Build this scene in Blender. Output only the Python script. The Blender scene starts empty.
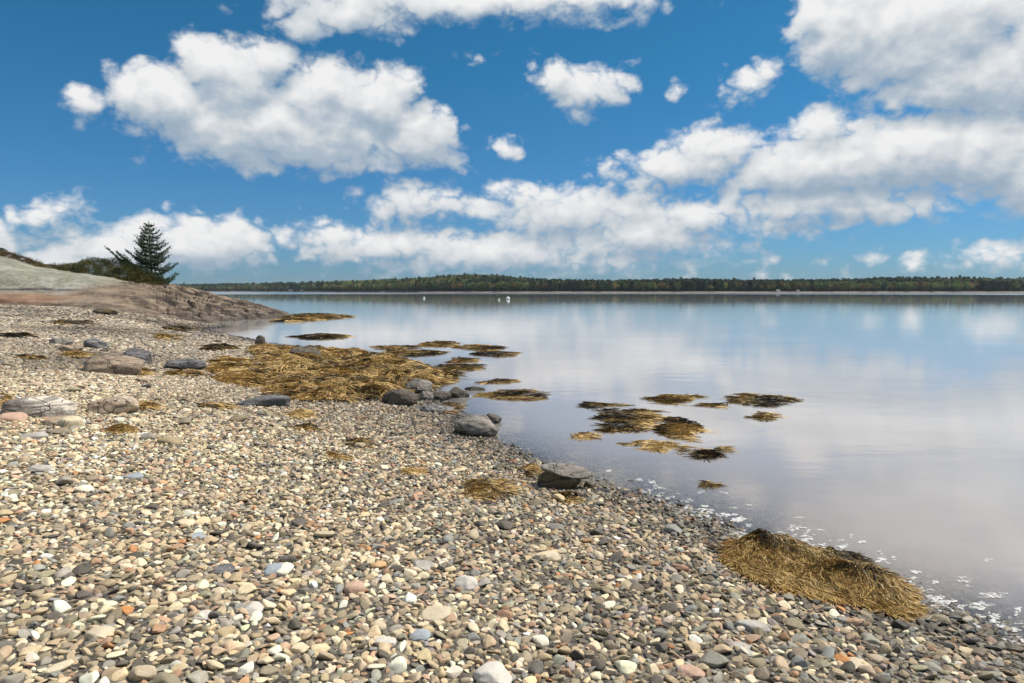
import bpy, math, random
import numpy as np
from mathutils import Vector, Matrix, Euler, noise as mnoise
R = math.radians
rng = np.random.default_rng(7)
random.seed(7)
scene = bpy.context.scene
COL = scene.collection

# ------------------------------------------------------------------ camera
CAM_H = 2.0
FPX = 24 / 36 * 1024
PITCH = math.atan((341.5 - 290.5) / FPX)
cam_d = bpy.data.cameras.new('camera')
cam = bpy.data.objects.new('camera', cam_d)
COL.objects.link(cam)
cam.location = (0, 0, CAM_H)
cam.rotation_euler = (R(90) - PITCH, 0, 0)
cam_d.lens = 24
cam_d.sensor_width = 36
cam_d.clip_start = 0.05
cam_d.clip_end = 60000
scene.camera = cam

scene.view_settings.view_transform = 'Standard'
scene.view_settings.look = 'None'
scene.view_settings.exposure = 0.25
scene.view_settings.gamma = 1
scene.view_settings.use_curve_mapping = False

SUN_EL, SUN_AZ = 56, 72      # azimuth measured from +Y towards +X
sun_d = bpy.data.lights.new('sun', 'SUN')
sun_d.energy = 4.6
sun_d.angle = R(4)
sun_d.color = (1.0, 0.92, 0.81)
sun = bpy.data.objects.new('sun', sun_d)
COL.objects.link(sun)
sd = Vector((math.sin(R(SUN_AZ)) * math.cos(R(SUN_EL)), math.cos(R(SUN_AZ)) * math.cos(R(SUN_EL)), math.sin(R(SUN_EL))))
sun.rotation_euler = sd.to_track_quat('Z', 'Y').to_euler()


# ------------------------------------------------------------------ node helpers
class NT:
    def __init__(self, tree):
        self.t = tree

    def n(self, typ, **kw):
        nd = self.t.nodes.new(typ)
        for k, v in kw.items():
            if k == 'i':
                for kk, vv in v.items():
                    self.put(nd.inputs[kk], vv)
            else:
                setattr(nd, k, v)
        return nd

    def put(self, sock, v):
        if isinstance(v, bpy.types.NodeSocket):
            self.t.links.new(v, sock)
        else:
            sock.default_value = v

    def math(self, op, a, b=0.0, c=None, clamp=False):
        nd = self.n('ShaderNodeMath', operation=op, use_clamp=clamp)
        self.put(nd.inputs[0], a)
        self.put(nd.inputs[1], b)
        if c is not None:
            self.put(nd.inputs[2], c)
        return nd.outputs[0]

    def vmath(self, op, a, b=None, c=None, out=0):
        nd = self.n('ShaderNodeVectorMath', operation=op)
        self.put(nd.inputs[0], a)
        if b is not None:
            self.put(nd.inputs[1], b)
        if c is not None:
            self.put(nd.inputs[2], c)
        return nd.outputs[out]

    def rng(self, x, a, b, c=0.0, d=1.0, smooth=False):
        nd = self.n('ShaderNodeMapRange', interpolation_type='SMOOTHSTEP' if smooth else 'LINEAR')
        for i, v in enumerate((x, a, b, c, d)):
            self.put(nd.inputs[i], v)
        return nd.outputs[0]

    def mix(self, f, a, b, blend='MIX'):
        nd = self.n('ShaderNodeMix', data_type='RGBA', blend_type=blend)
        self.put(nd.inputs[0], f)
        self.put(nd.inputs[6], a if not isinstance(a, tuple) else (*a[:3], 1))
        self.put(nd.inputs[7], b if not isinstance(b, tuple) else (*b[:3], 1))
        return nd.outputs[2]

    def noise(self, vec, scale, detail=4, rough=0.55, dist=0.0, out='Fac'):
        nd = self.n('ShaderNodeTexNoise')
        if vec is not None:
            self.put(nd.inputs['Vector'], vec)
        nd.inputs['Scale'].default_value = scale
        nd.inputs['Detail'].default_value = detail
        nd.inputs['Roughness'].default_value = rough
        nd.inputs['Distortion'].default_value = dist
        return nd.outputs[out]

    def ramp(self, f, stops):
        nd = self.n('ShaderNodeValToRGB')
        self.put(nd.inputs[0], f)
        e = nd.color_ramp.elements
        while len(e) < len(stops):
            e.new(0.5)
        for el, (p, c) in zip(e, stops):
            el.position = p
            el.color = (*c, 1)
        return nd.outputs[0]


def material(name):
    m = bpy.data.materials.new(name)
    m.use_nodes = True
    m.node_tree.nodes.clear()
    nt = NT(m.node_tree)
    out = nt.n('ShaderNodeOutputMaterial')
    return m, nt, out


# ------------------------------------------------------------------ sky with cumulus
def px_dir(u, v):
    """azimuth / elevation (radians) of a pixel of the photograph"""
    x = (u - 512) / FPX
    d = (v - 341.5) / FPX
    f = math.cos(PITCH) - d * math.sin(PITCH)
    up = -(d * math.cos(PITCH) + math.sin(PITCH))
    return math.atan2(x, f), math.atan2(up, math.hypot(x, f))


BLOBS = [  # pixel centre and half sizes of the masses of each cumulus
    # big cloud, left
    (285, 128, 155, 38), (225, 142, 80, 24), (300, 156, 130, 18), (420, 148, 45, 22), (400, 88, 26, 22), (235, 82, 52, 44), (165, 100, 54, 36), (325, 98, 58, 40), (378, 105, 34, 36), (415, 135, 46, 34),
    (215, 68, 42, 32), (268, 62, 38, 26), (330, 150, 95, 22), (130, 92, 30, 26), (440, 150, 26, 18), (85, 100, 24, 20), (75, 92, 14, 14),
    # top
    (460, 0, 235, 20), (345, 12, 90, 24), (300, 25, 40, 18), (580, 0, 110, 16),
    # small ones
    (585, 88, 48, 24), (560, 76, 30, 18), (578, 112, 20, 12), (610, 95, 28, 16), (749, 82, 28, 18), (765, 68, 18, 16), (738, 92, 24, 12),
    (677, 85, 12, 9), (480, 58, 16, 8), (498, 147, 18, 9), (535, 65, 10, 8),
    # top right
    (920, 35, 125, 55), (845, 30, 60, 42), (1000, 70, 60, 42), (910, 88, 60, 22), (815, 12, 30, 26), (1060, 40, 80, 60), (950, 75, 60, 40),
    # middle right
    (830, 165, 140, 34), (700, 165, 95, 24), (640, 182, 55, 13), (820, 130, 50, 22), (915, 150, 90, 42), (990, 150, 75, 48), (715, 150, 60, 24),
    (820, 200, 120, 22), (900, 205, 90, 16), (770, 225, 85, 14), (1040, 170, 60, 50), (1000, 105, 50, 20), (690, 140, 16, 14),
    # low bank
    (414, 200, 50, 17), (395, 195, 26, 14), (560, 212, 85, 24), (640, 235, 95, 24), (500, 250, 140, 22), (400, 243, 95, 20), (600, 262, 140, 13), (560, 273, 150, 8), (430, 262, 90, 12), (700, 214, 90, 18), (350, 250, 60, 16),
    (480, 243, 40, 16), (300, 222, 12, 8), (330, 238, 45, 16), (520, 200, 40, 14), (620, 208, 55, 16), (690, 222, 45, 16),
    # left bank
    (195, 245, 75, 28), (120, 250, 90, 24), (220, 232, 40, 18), (150, 226, 24, 12), (45, 215, 34, 15), (58, 210, 20, 13), (12, 215, 14, 12), (90, 262, 140, 18),
    (60, 235, 90, 12), (-60, 240, 80, 40), (-90, 130, 60, 50),
    # low right
    (915, 265, 22, 8), (990, 258, 46, 15), (1000, 250, 26, 12), (875, 257, 14, 7), (1100, 240, 60, 30), (960, 268, 26, 8),
]

world = bpy.data.worlds.new('World')
scene.world = world
world.use_nodes = True
world.node_tree.nodes.clear()

grp = bpy.data.node_groups.new('cumulus_density', 'ShaderNodeTree')
grp.interface.new_socket('Dir', in_out='INPUT', socket_type='NodeSocketVector')
grp.interface.new_socket('Density', in_out='OUTPUT', socket_type='NodeSocketFloat')
grp.interface.new_socket('Body', in_out='OUTPUT', socket_type='NodeSocketFloat')
g = NT(grp)
gi = g.n('NodeGroupInput')
go = g.n('NodeGroupOutput')
dirn = gi.outputs[0]
sep = g.n('ShaderNodeSeparateXYZ', i={0: dirn})
az = g.math('ARCTAN2', sep.outputs[0], sep.outputs[1])
el = g.math('ARCSINE', sep.outputs[2])
# warp the chart a little so that no mass is an ellipse
wn = g.noise(g.vmath('MULTIPLY', dirn, (1, 1, 1.5)), 7.0, 3, 0.6, out='Color')
wv = g.vmath('MULTIPLY', g.vmath('SUBTRACT', wn, (0.5, 0.5, 0.5)), (0.028, 0.016, 0.0))
ce = g.n('ShaderNodeCombineXYZ', i={0: az, 1: el})
p = g.vmath('ADD', ce.outputs[0], wv)
acc = None
for (u, v, ru, rv) in BLOBS:
    a0, e0 = px_dir(u, v)
    big_ = 1.32 if v > 190 else 1.1
    sc_az = ru / FPX * math.cos(a0) ** 2 * big_
    sc_el = rv / FPX * math.cos(a0) * big_
    q = g.vmath('MULTIPLY_ADD', p, (1 / sc_az, 1 / sc_el, 0), (-a0 / sc_az, -e0 / sc_el, 0))
    kf = min(max(min(ru, rv) / 30, 0.22), 1.25)
    l = g.math('MULTIPLY_ADD', g.vmath('LENGTH', q, out=1), -kf, kf)
    acc = l if acc is None else g.math('SMOOTH_MAX', acc, l, 0.10)
body = g.math('MAXIMUM', acc, -1.0)
# the part of the sky outside the photograph: scattered clouds of the same kind
gen = g.noise(g.vmath('MULTIPLY', dirn, (1, 1, 2.6)), 2.3, 2, 0.5)
gen = g.rng(gen, 0.40, 0.62, -0.7, 0.7)
outm = g.math('MAXIMUM', g.rng(g.math('ABSOLUTE', az), 0.70, 0.85, 0, 1, True), g.rng(el, 0.42, 0.52, 0, 1, True))
bodym = g.n('ShaderNodeMix', data_type='FLOAT', i={0: outm, 2: body, 3: gen}).outputs[0]
bodyc = g.math('MINIMUM', bodym, 0.8)
nv = g.vmath('MULTIPLY', dirn, (1, 1, 1.35))
n1 = g.noise(nv, 22.0, 7, 0.56)
n2 = g.math('MULTIPLY', g.math('ABSOLUTE', g.math('SUBTRACT', g.noise(g.vmath('ADD', nv, (5, 3, 1)), 21.0, 4, 0.5), 0.5)), 5.0)
dd = g.math('MULTIPLY_ADD', g.math('SUBTRACT', n1, 0.5), 0.9, bodyc)
dd = g.math('MULTIPLY_ADD', g.math('SUBTRACT', n2, 0.5), 0.42, dd)
g.put(go.inputs[0], dd)
g.put(go.inputs[1], bodym)

w = NT(world.node_tree)
wo = w.n('ShaderNodeOutputWorld')
bg = w.n('ShaderNodeBackground')
bg.inputs['Strength'].default_value = 0.1
sky = w.n('ShaderNodeTexSky', sky_type='NISHITA', sun_disc=False, sun_elevation=R(SUN_EL), sun_rotation=R(SUN_AZ) % (2 * math.pi),
          altitude=0, air_density=1.0, dust_density=0.4, ozone_density=3.0)
tc = w.n('ShaderNodeTexCoord')
nrm = w.vmath('NORMALIZE', tc.outputs['Generated'])
elv = w.n('ShaderNodeSeparateXYZ', i={0: nrm}).outputs[2]
skyc = w.mix(1.0, sky.outputs[0], w.mix(w.rng(elv, 0.0, 0.30, 0, 1), (0.27, 0.48, 0.78), (0.15, 0.545, 0.70)), 'MULTIPLY')


def dens(vec):
    nd = w.n('ShaderNodeGroup')
    nd.node_tree = grp
    w.put(nd.inputs[0], vec)
    return nd


D0 = dens(nrm)
D1 = dens(w.vmath('NORMALIZE', w.vmath('ADD', nrm, (-0.006, 0.0, 0.028))))
alpha = w.rng(D0.outputs[0], -0.10, 0.38, 0, 1, True)
lit_f = w.math('SUBTRACT', w.math('MINIMUM', D0.outputs[0], 1.1), w.math('MINIMUM', D1.outputs[0], 1.1))
lit_b = w.math('SUBTRACT', w.math('MINIMUM', D0.outputs[1], 0.9), w.math('MINIMUM', D1.outputs[1], 0.9))
lit = w.math('MULTIPLY_ADD', lit_f, 0.75, w.math('MULTIPLY_ADD', lit_b, 0.70, -0.04))
br = w.rng(lit, -0.62, 0.72, 0, 1)
cl = w.ramp(br, [(0.0, (2.8, 3.6, 4.5)), (0.28, (3.7, 4.35, 5.05)), (0.50, (5.0, 5.4, 5.75)), (0.74, (6.2, 6.4, 6.6)), (1.0, (7.4, 7.4, 7.4))])
nd = cl.node
for e in nd.color_ramp.elements:
    pass
# colour ramps clamp nothing above 1 in the world shader; scale kept outside for safety
for e in nd.color_ramp.elements:
    e.color = tuple(c / 10 for c in e.color[:3]) + (1,)
cl = w.mix(1.0, cl, (10, 10, 10), 'MULTIPLY')
w.put(bg.inputs['Color'], w.mix(alpha, skyc, cl))
w.put(wo.inputs[0], bg.outputs[0])
world.cycles.sampling_method = 'MANUAL'
world.cycles.sample_map_resolution = 512

scene.cycles.use_denoising = True
scene.cycles.max_bounces = 6
scene.cycles.transparent_max_bounces = 8


# ------------------------------------------------------------------ numpy helpers
def _h(ix, iy, iz, seed):
    a = (ix.astype(np.int64) * 374761393 + iy.astype(np.int64) * 668265263 + iz.astype(np.int64) * 2147483647 + seed * 1274126177) & 0xFFFFFFFF
    a = ((a ^ (a >> 13)) * 1274126177) & 0xFFFFFFFF
    a = ((a ^ (a >> 15)) * 2246822519) & 0xFFFFFFFF
    return ((a ^ (a >> 16)) & 0xFFFFFF) / float(0xFFFFFF)


def vn(x, y, z=None, seed=0):
    x = np.asarray(x, float)
    y = np.asarray(y, float)
    z = np.zeros_like(x) if z is None else np.asarray(z, float)
    i, j, k = np.floor(x), np.floor(y), np.floor(z)
    f, gg, h = x - i, y - j, z - k
    f, gg, h = (t * t * (3 - 2 * t) for t in (f, gg, h))
    r = 0
    for a in (0, 1):
        for b in (0, 1):
            for c in (0, 1):
                r = r + _h(i + a, j + b, k + c, seed) * (f if a else 1 - f) * (gg if b else 1 - gg) * (h if c else 1 - h)
    return r


def fbm(x, y, z=None, o=4, seed=0, gain=0.5):
    s, amp, tot, fr = 0, 1.0, 0, 1.0
    for q in range(o):
        s = s + amp * vn(x * fr, y * fr, None if z is None else z * fr, seed + q)
        tot += amp
        amp *= gain
        fr *= 2.03
    return s / tot


def mesh_from(name, V, F, mat=None, smooth=True, attrs=None):
    """V (n,3), F (m,k) all of one size"""
    me = bpy.data.meshes.new(name)
    V = np.asarray(V, np.float32)
    F = np.asarray(F, np.int32)
    k = F.shape[1]
    me.vertices.add(len(V))
    me.vertices.foreach_set('co', V.ravel())
    me.loops.add(F.size)
    me.loops.foreach_set('vertex_index', F.ravel())
    me.polygons.add(len(F))
    me.polygons.foreach_set('loop_start', np.arange(0, F.size, k, dtype=np.int32))
    me.polygons.foreach_set('use_smooth', np.full(len(F), smooth))
    me.update(calc_edges=True)
    for nm, (typ, arr) in (attrs or {}).items():
        at = me.attributes.new(nm, typ, 'POINT')
        at.data.foreach_set({'FLOAT': 'value', 'INT': 'value', 'FLOAT_VECTOR': 'vector', 'FLOAT_COLOR': 'color'}[typ], np.asarray(arr).ravel())
    if mat:
        me.materials.append(mat)
    return me


def link(name, me, parent=None, loc=(0, 0, 0)):
    o = bpy.data.objects.new(name, me)
    COL.objects.link(o)
    o.location = loc
    o.parent = parent
    return o


def tag(o, label=None, cat=None, group=None, kind=None):
    for k, v in (('label', label), ('category', cat), ('group', group), ('kind', kind)):
        if v:
            o[k] = v
    return o


def grid_faces(nu, nv):
    i = np.arange(nu * nv).reshape(nu, nv)
    return np.stack([i[:-1, :-1], i[1:, :-1], i[1:, 1:], i[:-1, 1:]], -1).reshape(-1, 4)


# ------------------------------------------------------------------ ground model
def ray(u, v):
    x = (u - 512) / FPX
    d = (v - 341.5) / FPX
    return np.array([x, math.cos(PITCH) - d * math.sin(PITCH), -(d * math.cos(PITCH) + math.sin(PITCH))])


def P0(u, v, z=0.0):
    r = ray(u, v)
    t = (z - CAM_H) / r[2]
    return np.array([r[0] * t, r[1] * t, z])


def PY(u, v, Y):
    r = ray(u, v)
    t = Y / r[1]
    return np.array([r[0] * t, Y, CAM_H + r[2] * t])


ctrl = []
for (u, v) in [(1180, 735), (1024, 655), (930, 618), (850, 590), (740, 548), (670, 517), (600, 492), (530, 462), (490, 440), (452, 420), (440, 400),
               (425, 372), (340, 352), (258, 343), (222, 335), (203, 329), (204, 324)]:
    ctrl.append(P0(u, v))
for (u, v, z) in [(1024, 560, -.16), (850, 480, -.16), (760, 440, -.22), (650, 420, -.22), (560, 420, -.15), (500, 350, -.55), (350, 325, -.5), (1400, 420, -.9),
                  (800, 340, -1.2), (600, 320, -2), (280, 330, -.12), (240, 327, -.06)]:
    ctrl.append(P0(u, v, z))
for (x, y, z) in [(0, 0, .40), (-3, 3, .48), (-6, 3, .78), (0, -10, 1.0), (-10, 0, 1.15), (-20, 10, 1.7), (-30, 30, 1.5), (-25, -20, 2.4), (5.3, -.7, 0), (10.1, -9.5, 0),
                  (20, -27, 0), (10, 5, -.6), (20, 0, -1.2), (-8, 12, .55), (-14, 25, .58), (-6, 9, .52), (-3.2, 8, .24), (-5, 13, .22), (-45, 40, 1.9), (-20, 36, .62)]:
    ctrl.append(np.array([x, y, z], float))
ctrl.append(PY(0, 306, 39))
ctrl.append(PY(100, 310, 38))
ctrl.append(PY(160, 318, 38))
C = np.array(ctrl)
n = len(C)


def _U(r2):
    return np.where(r2 > 1e-9, r2 * np.log(np.maximum(r2, 1e-9)), 0)


K = _U(((C[:, None, :2] - C[None, :, :2]) ** 2).sum(-1)) + np.eye(n) * 0.6
Pm = np.c_[np.ones(n), C[:, :2]]
A = np.block([[K, Pm], [Pm.T, np.zeros((3, 3))]])
W = np.linalg.solve(A, np.r_[C[:, 2], 0, 0, 0])


def ground(x, y):
    x = np.asarray(x, float)
    y = np.asarray(y, float)
    sh = x.shape
    xf, yf = x.ravel(), y.ravel()
    out = np.empty(len(xf))
    for s in range(0, len(xf), 60000):
        a, b = xf[s:s + 60000], yf[s:s + 60000]
        r2 = (a[:, None] - C[None, :, 0]) ** 2 + (b[:, None] - C[None, :, 1]) ** 2
        out[s:s + 60000] = _U(r2) @ W[:n] + W[n] + W[n + 1] * a + W[n + 2] * b
    out = out.reshape(sh)
    out = out + (fbm(x * 0.55, y * 0.55, o=3, seed=5) - 0.5) * 0.09 * np.clip((out + .15) * 4, 0.15, 1)
    return np.clip(out, -3.5, 3.0)


def G(u, v):
    r = ray(u, v)
    t = np.concatenate([np.linspace(1, 12, 900), np.linspace(12, 90, 3000)])
    X, Y, Z = r[0] * t, r[1] * t, CAM_H + r[2] * t
    gz = np.maximum(ground(X, Y), -0.02)
    k = np.argmax(Z <= gz)
    if Z[k] > gz[k]:
        k = len(t) - 1
    return np.array([X[k], Y[k], gz[k]])


def to_px(X, Y, Z):
    z = Z - CAM_H
    f = Y * math.cos(PITCH) - z * math.sin(PITCH)
    up = Y * math.sin(PITCH) + z * math.cos(PITCH)
    f = np.where(f > 0.05, f, 0.05)
    return 512 + X / f * FPX, 341.5 - up / f * FPX


# ------------------------------------------------------------------ materials
def pebble_material(name, instancer=False, wet_attr=True):
    m, t, out = material(name)
    b = t.n('ShaderNodeBsdfPrincipled')
    if instancer:
        at = t.n('ShaderNodeAttribute', attribute_type='INSTANCER', attribute_name='pcol')
        base, wet = at.outputs['Color'], at.outputs['Alpha']
        rnd = t.math('FRACT', t.math('MULTIPLY', t.n('ShaderNodeSeparateXYZ', i={0: t.n('ShaderNodeObjectInfo').outputs['Location']}).outputs[0], 37.7))
    else:
        oi = t.n('ShaderNodeObjectInfo')
        base, wet = oi.outputs['Color'], oi.outputs['Alpha']
        rnd = oi.outputs['Random']
    tc = t.n('ShaderNodeTexCoord')
    off = t.n('ShaderNodeCombineXYZ', i={0: t.math('MULTIPLY', rnd, 91.0), 1: t.math('MULTIPLY', rnd, 53.0), 2: 0.0}).outputs[0]
    vec = t.vmath('ADD', tc.outputs['Object'], off)
    n1 = t.noise(vec, 1.3, 4, 0.6)
    n2 = t.noise(vec, 9.0, 4, 0.65)
    n3 = t.noise(t.vmath('MULTIPLY', vec, (0.8, 0.8, 4.0)), 2.4, 3, 0.5, 1.2)
    c = t.mix(t.rng(n1, 0.35, 0.7, 0, 0.55), base, t.mix(1.0, base, (0.58, 0.53, 0.47), 'MULTIPLY'))
    c = t.mix(t.rng(n2, 0.5, 0.72, 0, 0.45), c, t.mix(1.0, base, (1.5, 1.45, 1.35), 'MULTIPLY'))
    c = t.mix(t.rng(n2, 0.47, 0.3, 0, 0.5), c, t.mix(1.0, base, (0.35, 0.34, 0.33), 'MULTIPLY'))
    vein = t.rng(t.math('ABSOLUTE', t.math('SUBTRACT', n3, 0.5)), 0.0, 0.02, 0.55, 0.0)
    vein = t.math('MULTIPLY', vein, t.math('GREATER_THAN', rnd, 0.6))
    c = t.mix(vein, c, (0.62, 0.6, 0.55))
    t.put(b.inputs['Base Color'], c)
    t.put(b.inputs['Roughness'], t.rng(wet, 0.0, 1.0, 0.68, 0.26))
    b.inputs['Specular IOR Level'].default_value = 0.35
    bp = t.n('ShaderNodeBump')
    bp.inputs['Strength'].default_value = 0.35
    bp.inputs['Distance'].default_value = 0.02
    t.put(bp.inputs['Height'], n2)
    t.put(b.inputs['Normal'], bp.outputs[0])
    t.put(out.inputs[0], b.outputs[0])
    return m


M_GRAVEL = pebble_material('gravel_stone', True)
M_COBBLE = pebble_material('cobble_stone', False)


def ground_material():
    m, t, out = material('beach_ground')
    b = t.n('ShaderNodeBsdfPrincipled')
    tc = t.n('ShaderNodeTexCoord')
    pos = tc.outputs['Object']
    v1 = t.n('ShaderNodeTexVoronoi', i={'Vector': pos, 'Scale': 17.0})
    v2 = t.n('ShaderNodeTexVoronoi', i={'Vector': pos, 'Scale': 6.0})
    sepc = t.n('ShaderNodeSeparateColor', i={0: v1.outputs['Color']})
    col = t.ramp(sepc.outputs[0], [(0.0, (.05, .045, .04)), (.3, (.13, .11, .085)), (.55, (.22, .19, .145)), (.8, (.32, .28, .21)), (1.0, (.42, .39, .33))])
    edge = t.rng(v1.outputs['Distance'], 0.2, 0.75, 0.0, 0.8)
    col = t.mix(edge, col, (.03, .027, .022))  # painted shade: colour darkened in the gaps between gravel cells
    lo = t.noise(t.vmath('MULTIPLY', pos, (1, 1, 1)), 0.5, 5, 0.6)
    col = t.mix(t.rng(lo, 0.5, 0.7, 0, 0.6), col, t.mix(1.0, col, (.5, .48, .45), 'MULTIPLY'))
    z = t.n('ShaderNodeSeparateXYZ', i={0: pos}).outputs[2]
    wet = t.rng(z, 0.05, 0.0, 0, 1)
    col = t.mix(wet, col, t.mix(1.0, col, (.5, .47, .43), 'MULTIPLY'))
    under = t.rng(z, -0.02, -0.16, 0, 1)
    silt = t.mix(t.noise(pos, 2.0, 4), (.13, .10, .085), (.22, .18, .16))
    col = t.mix(under, col, silt)
    t.put(b.inputs['Base Color'], col)
    t.put(b.inputs['Roughness'], t.rng(wet, 0, 1, 0.85, 0.5))
    bp = t.n('ShaderNodeBump', i={'Strength': 0.9, 'Distance': 0.03, 'Height': t.math('MULTIPLY', v1.outputs['Distance'], -1.0)})
    t.put(b.inputs['Normal'], bp.outputs[0])
    t.put(out.inputs[0], b.outputs[0])
    return m


def water_material():
    m, t, out = material('sea_water')
    geo = t.n('ShaderNodeNewGeometry')
    pos = geo.outputs['Position']
    sx = t.n('ShaderNodeSeparateXYZ', i={0: pos})
    dist = t.math('SQRT', t.math('ADD', t.math('MULTIPLY', sx.outputs[0], sx.outputs[0]), t.math('MULTIPLY', sx.outputs[1], sx.outputs[1])))
    # ripples: tiny, calmer inshore; a breeze ruffles the middle of the bay
    r1 = t.noise(t.vmath('MULTIPLY', pos, (1.0, 1.6, 1)), 1.6, 4, 0.55)
    r2 = t.noise(t.vmath('MULTIPLY', pos, (0.25, 0.8, 1)), 0.5, 3, 0.5)
    hgt = t.math('ADD', t.math('MULTIPLY', r1, 0.02), t.math('MULTIPLY', r2, 0.05))
    bp = t.n('ShaderNodeBump', i={'Strength': t.rng(dist, 15.0, 150.0, 0.16, 0.05), 'Distance': 1.0, 'Height': hgt})
    breeze = t.rng(dist, 330.0, 430.0, 0, 1, True)
    patch = t.noise(t.vmath('MULTIPLY', pos, (0.004, 0.012, 1)), 1.0, 3, 0.6)
    breeze = t.math('MULTIPLY', breeze, t.rng(patch, 0.25, 0.5, 0.55, 1.0))
    rough = t.math('ADD', t.rng(dist, 8.0, 120.0, 0.07, 0.03), t.math('MULTIPLY', breeze, 0.09))
    gl = t.n('ShaderNodeBsdfGlossy', i={'Color': (1, 1, 1, 1), 'Roughness': rough, 'Normal': bp.outputs[0]})
    fr = t.n('ShaderNodeFresnel', i={'IOR': 1.34})
    t.put(fr.inputs['Normal'], bp.outputs[0])
    depth = t.n('ShaderNodeAttribute', attribute_name='depth').outputs['Fac']
    turb = t.math('SUBTRACT', 1.0, t.math('EXPONENT', t.math('MULTIPLY', depth, -15.0)))
    turb = t.math('MULTIPLY', turb, 0.94)
    cloudy = t.noise(t.vmath('MULTIPLY', pos, (0.30, 0.5, 1)), 0.6, 4, 0.55, 0.6)
    dcol = t.mix(t.rng(depth, 0.05, 0.6, 0, 1), (.36, .33, .315), (.34, .36, .375))
    dcol = t.mix(t.rng(cloudy, 0.35, 0.65, 0, 0.6), dcol, (.47, .455, .455))
    df = t.n('ShaderNodeBsdfDiffuse', i={'Color': dcol})
    tr = t.n('ShaderNodeBsdfTransparent', i={'Color': (.93, .95, .94, 1)})
    m1 = t.n('ShaderNodeMixShader', i={0: turb, 1: tr.outputs[0], 2: df.outputs[0]})
    m2 = t.n('ShaderNodeMixShader', i={0: fr.outputs[0], 1: m1.outputs[0], 2: gl.outputs[0]})
    t.put(out.inputs[0], m2.outputs[0])
    return m


def boulder_material(name, base, dark, spot, scale=6.0, bands=0.0, weed=0.0):
    m, t, out = material(name)
    b = t.n('ShaderNodeBsdfPrincipled')
    tc = t.n('ShaderNodeTexCoord')
    oi = t.n('ShaderNodeObjectInfo')
    vec = t.vmath('ADD', tc.outputs['Object'], t.n('ShaderNodeCombineXYZ', i={0: t.math('MULTIPLY', oi.outputs['Random'], 50.0)}).outputs[0])
    n1 = t.noise(vec, scale * 0.5, 6, 0.65)
    n2 = t.noise(vec, scale * 5, 4, 0.7)
    c = t.mix(t.rng(n1, 0.38, 0.62, 0, 1 if scale < 10 else .45), base, dark)
    c = t.mix(t.rng(n2, 0.52, 0.7, 0, 0.7), c, spot)
    c = t.mix(t.rng(n2, 0.45, 0.3, 0, 0.7 if scale < 10 else 0.08), c, tuple(x * 0.4 for x in dark))
    vc = t.n('ShaderNodeTexVoronoi', feature='DISTANCE_TO_EDGE', i={'Vector': t.vmath('ADD', vec, t.vmath('MULTIPLY', t.noise(vec, 3.0, 3, out='Color'), (.5, .5, .5))), 'Scale': scale * 0.35})
    crack = t.rng(vc.outputs['Distance'], 0.0, 0.025, 1 if scale < 10 else 0, 0)
    c = t.mix(t.math('MULTIPLY', crack, 0.75), c, tuple(x * 0.25 for x in dark))
    if bands:
        n3 = t.noise(t.vmath('MULTIPLY', vec, (0.5, 0.5, 5.0)), scale * 0.6, 4, 0.6, 0.8)
        c = t.mix(t.rng(n3, 0.48, 0.56, 0, bands), c, tuple(min(.75, x * 1.8) for x in base))
        c = t.mix(t.rng(n3, 0.44, 0.36, 0, bands), c, dark)
    z = t.n('ShaderNodeSeparateXYZ', i={0: t.n('ShaderNodeNewGeometry').outputs['Position']}).outputs[2]
    if weed:
        c = t.mix(t.math('MULTIPLY', t.rng(n1, 0.42, 0.55), weed), c, (.16, .115, .03))
    wet = t.rng(t.math('ADD', z, t.math('MULTIPLY', n1, 0.05)), 0.11, 0.05, 0, 1)
    c = t.mix(wet, c, t.mix(1.0, c, (.33, .31, .28), 'MULTIPLY'))
    t.put(b.inputs['Base Color'], c)
    t.put(b.inputs['Roughness'], t.rng(wet, 0, 1, 0.75, 0.35))
    bp = t.n('ShaderNodeBump', i={'Strength': 1.0 if scale < 10 else 0.3, 'Distance': 0.05 if scale < 10 else 0.01, 'Height': t.math('ADD', t.math('SUBTRACT', n1, t.math('MULTIPLY', crack, 0.5)), t.math('MULTIPLY', n2, 0.5))})
    t.put(b.inputs['Normal'], bp.outputs[0])
    t.put(out.inputs[0], b.outputs[0])
    return m


def attr_material(name, rough=0.6, spec=0.3, instancer=False, transl=0.0, noise_scale=0):
    m, t, out = material(name)
    b = t.n('ShaderNodeBsdfPrincipled')
    at = t.n('ShaderNodeAttribute', attribute_name='col', attribute_type='INSTANCER' if instancer else 'GEOMETRY')
    c = at.outputs['Color']
    if noise_scale:
        nn = t.noise(t.n('ShaderNodeTexCoord').outputs['Object'], noise_scale, 3)
        c = t.mix(t.rng(nn, 0.4, 0.65, 0, 0.6), c, t.mix(1.0, c, (.4, .4, .4), 'MULTIPLY'))
    t.put(b.inputs['Base Color'], c)
    b.inputs['Roughness'].default_value = rough
    b.inputs['Specular IOR Level'].default_value = spec
    sh = b.outputs[0]
    if transl:
        tr = t.n('ShaderNodeBsdfTranslucent', i={'Color': c})
        sh = t.n('ShaderNodeMixShader', i={0: transl, 1: sh, 2: tr.outputs[0]}).outputs[0]
    t.put(out.inputs[0], sh)
    return m


M_WEED = attr_material('rockweed', 0.5, 0.35, transl=0.12)
M_LEAF = attr_material('leaf_surface', 0.65, 0.25, transl=0.15)
M_FOREST = attr_material('forest_leaf', 0.8, 0.15, instancer=True, noise_scale=0.35)


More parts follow.
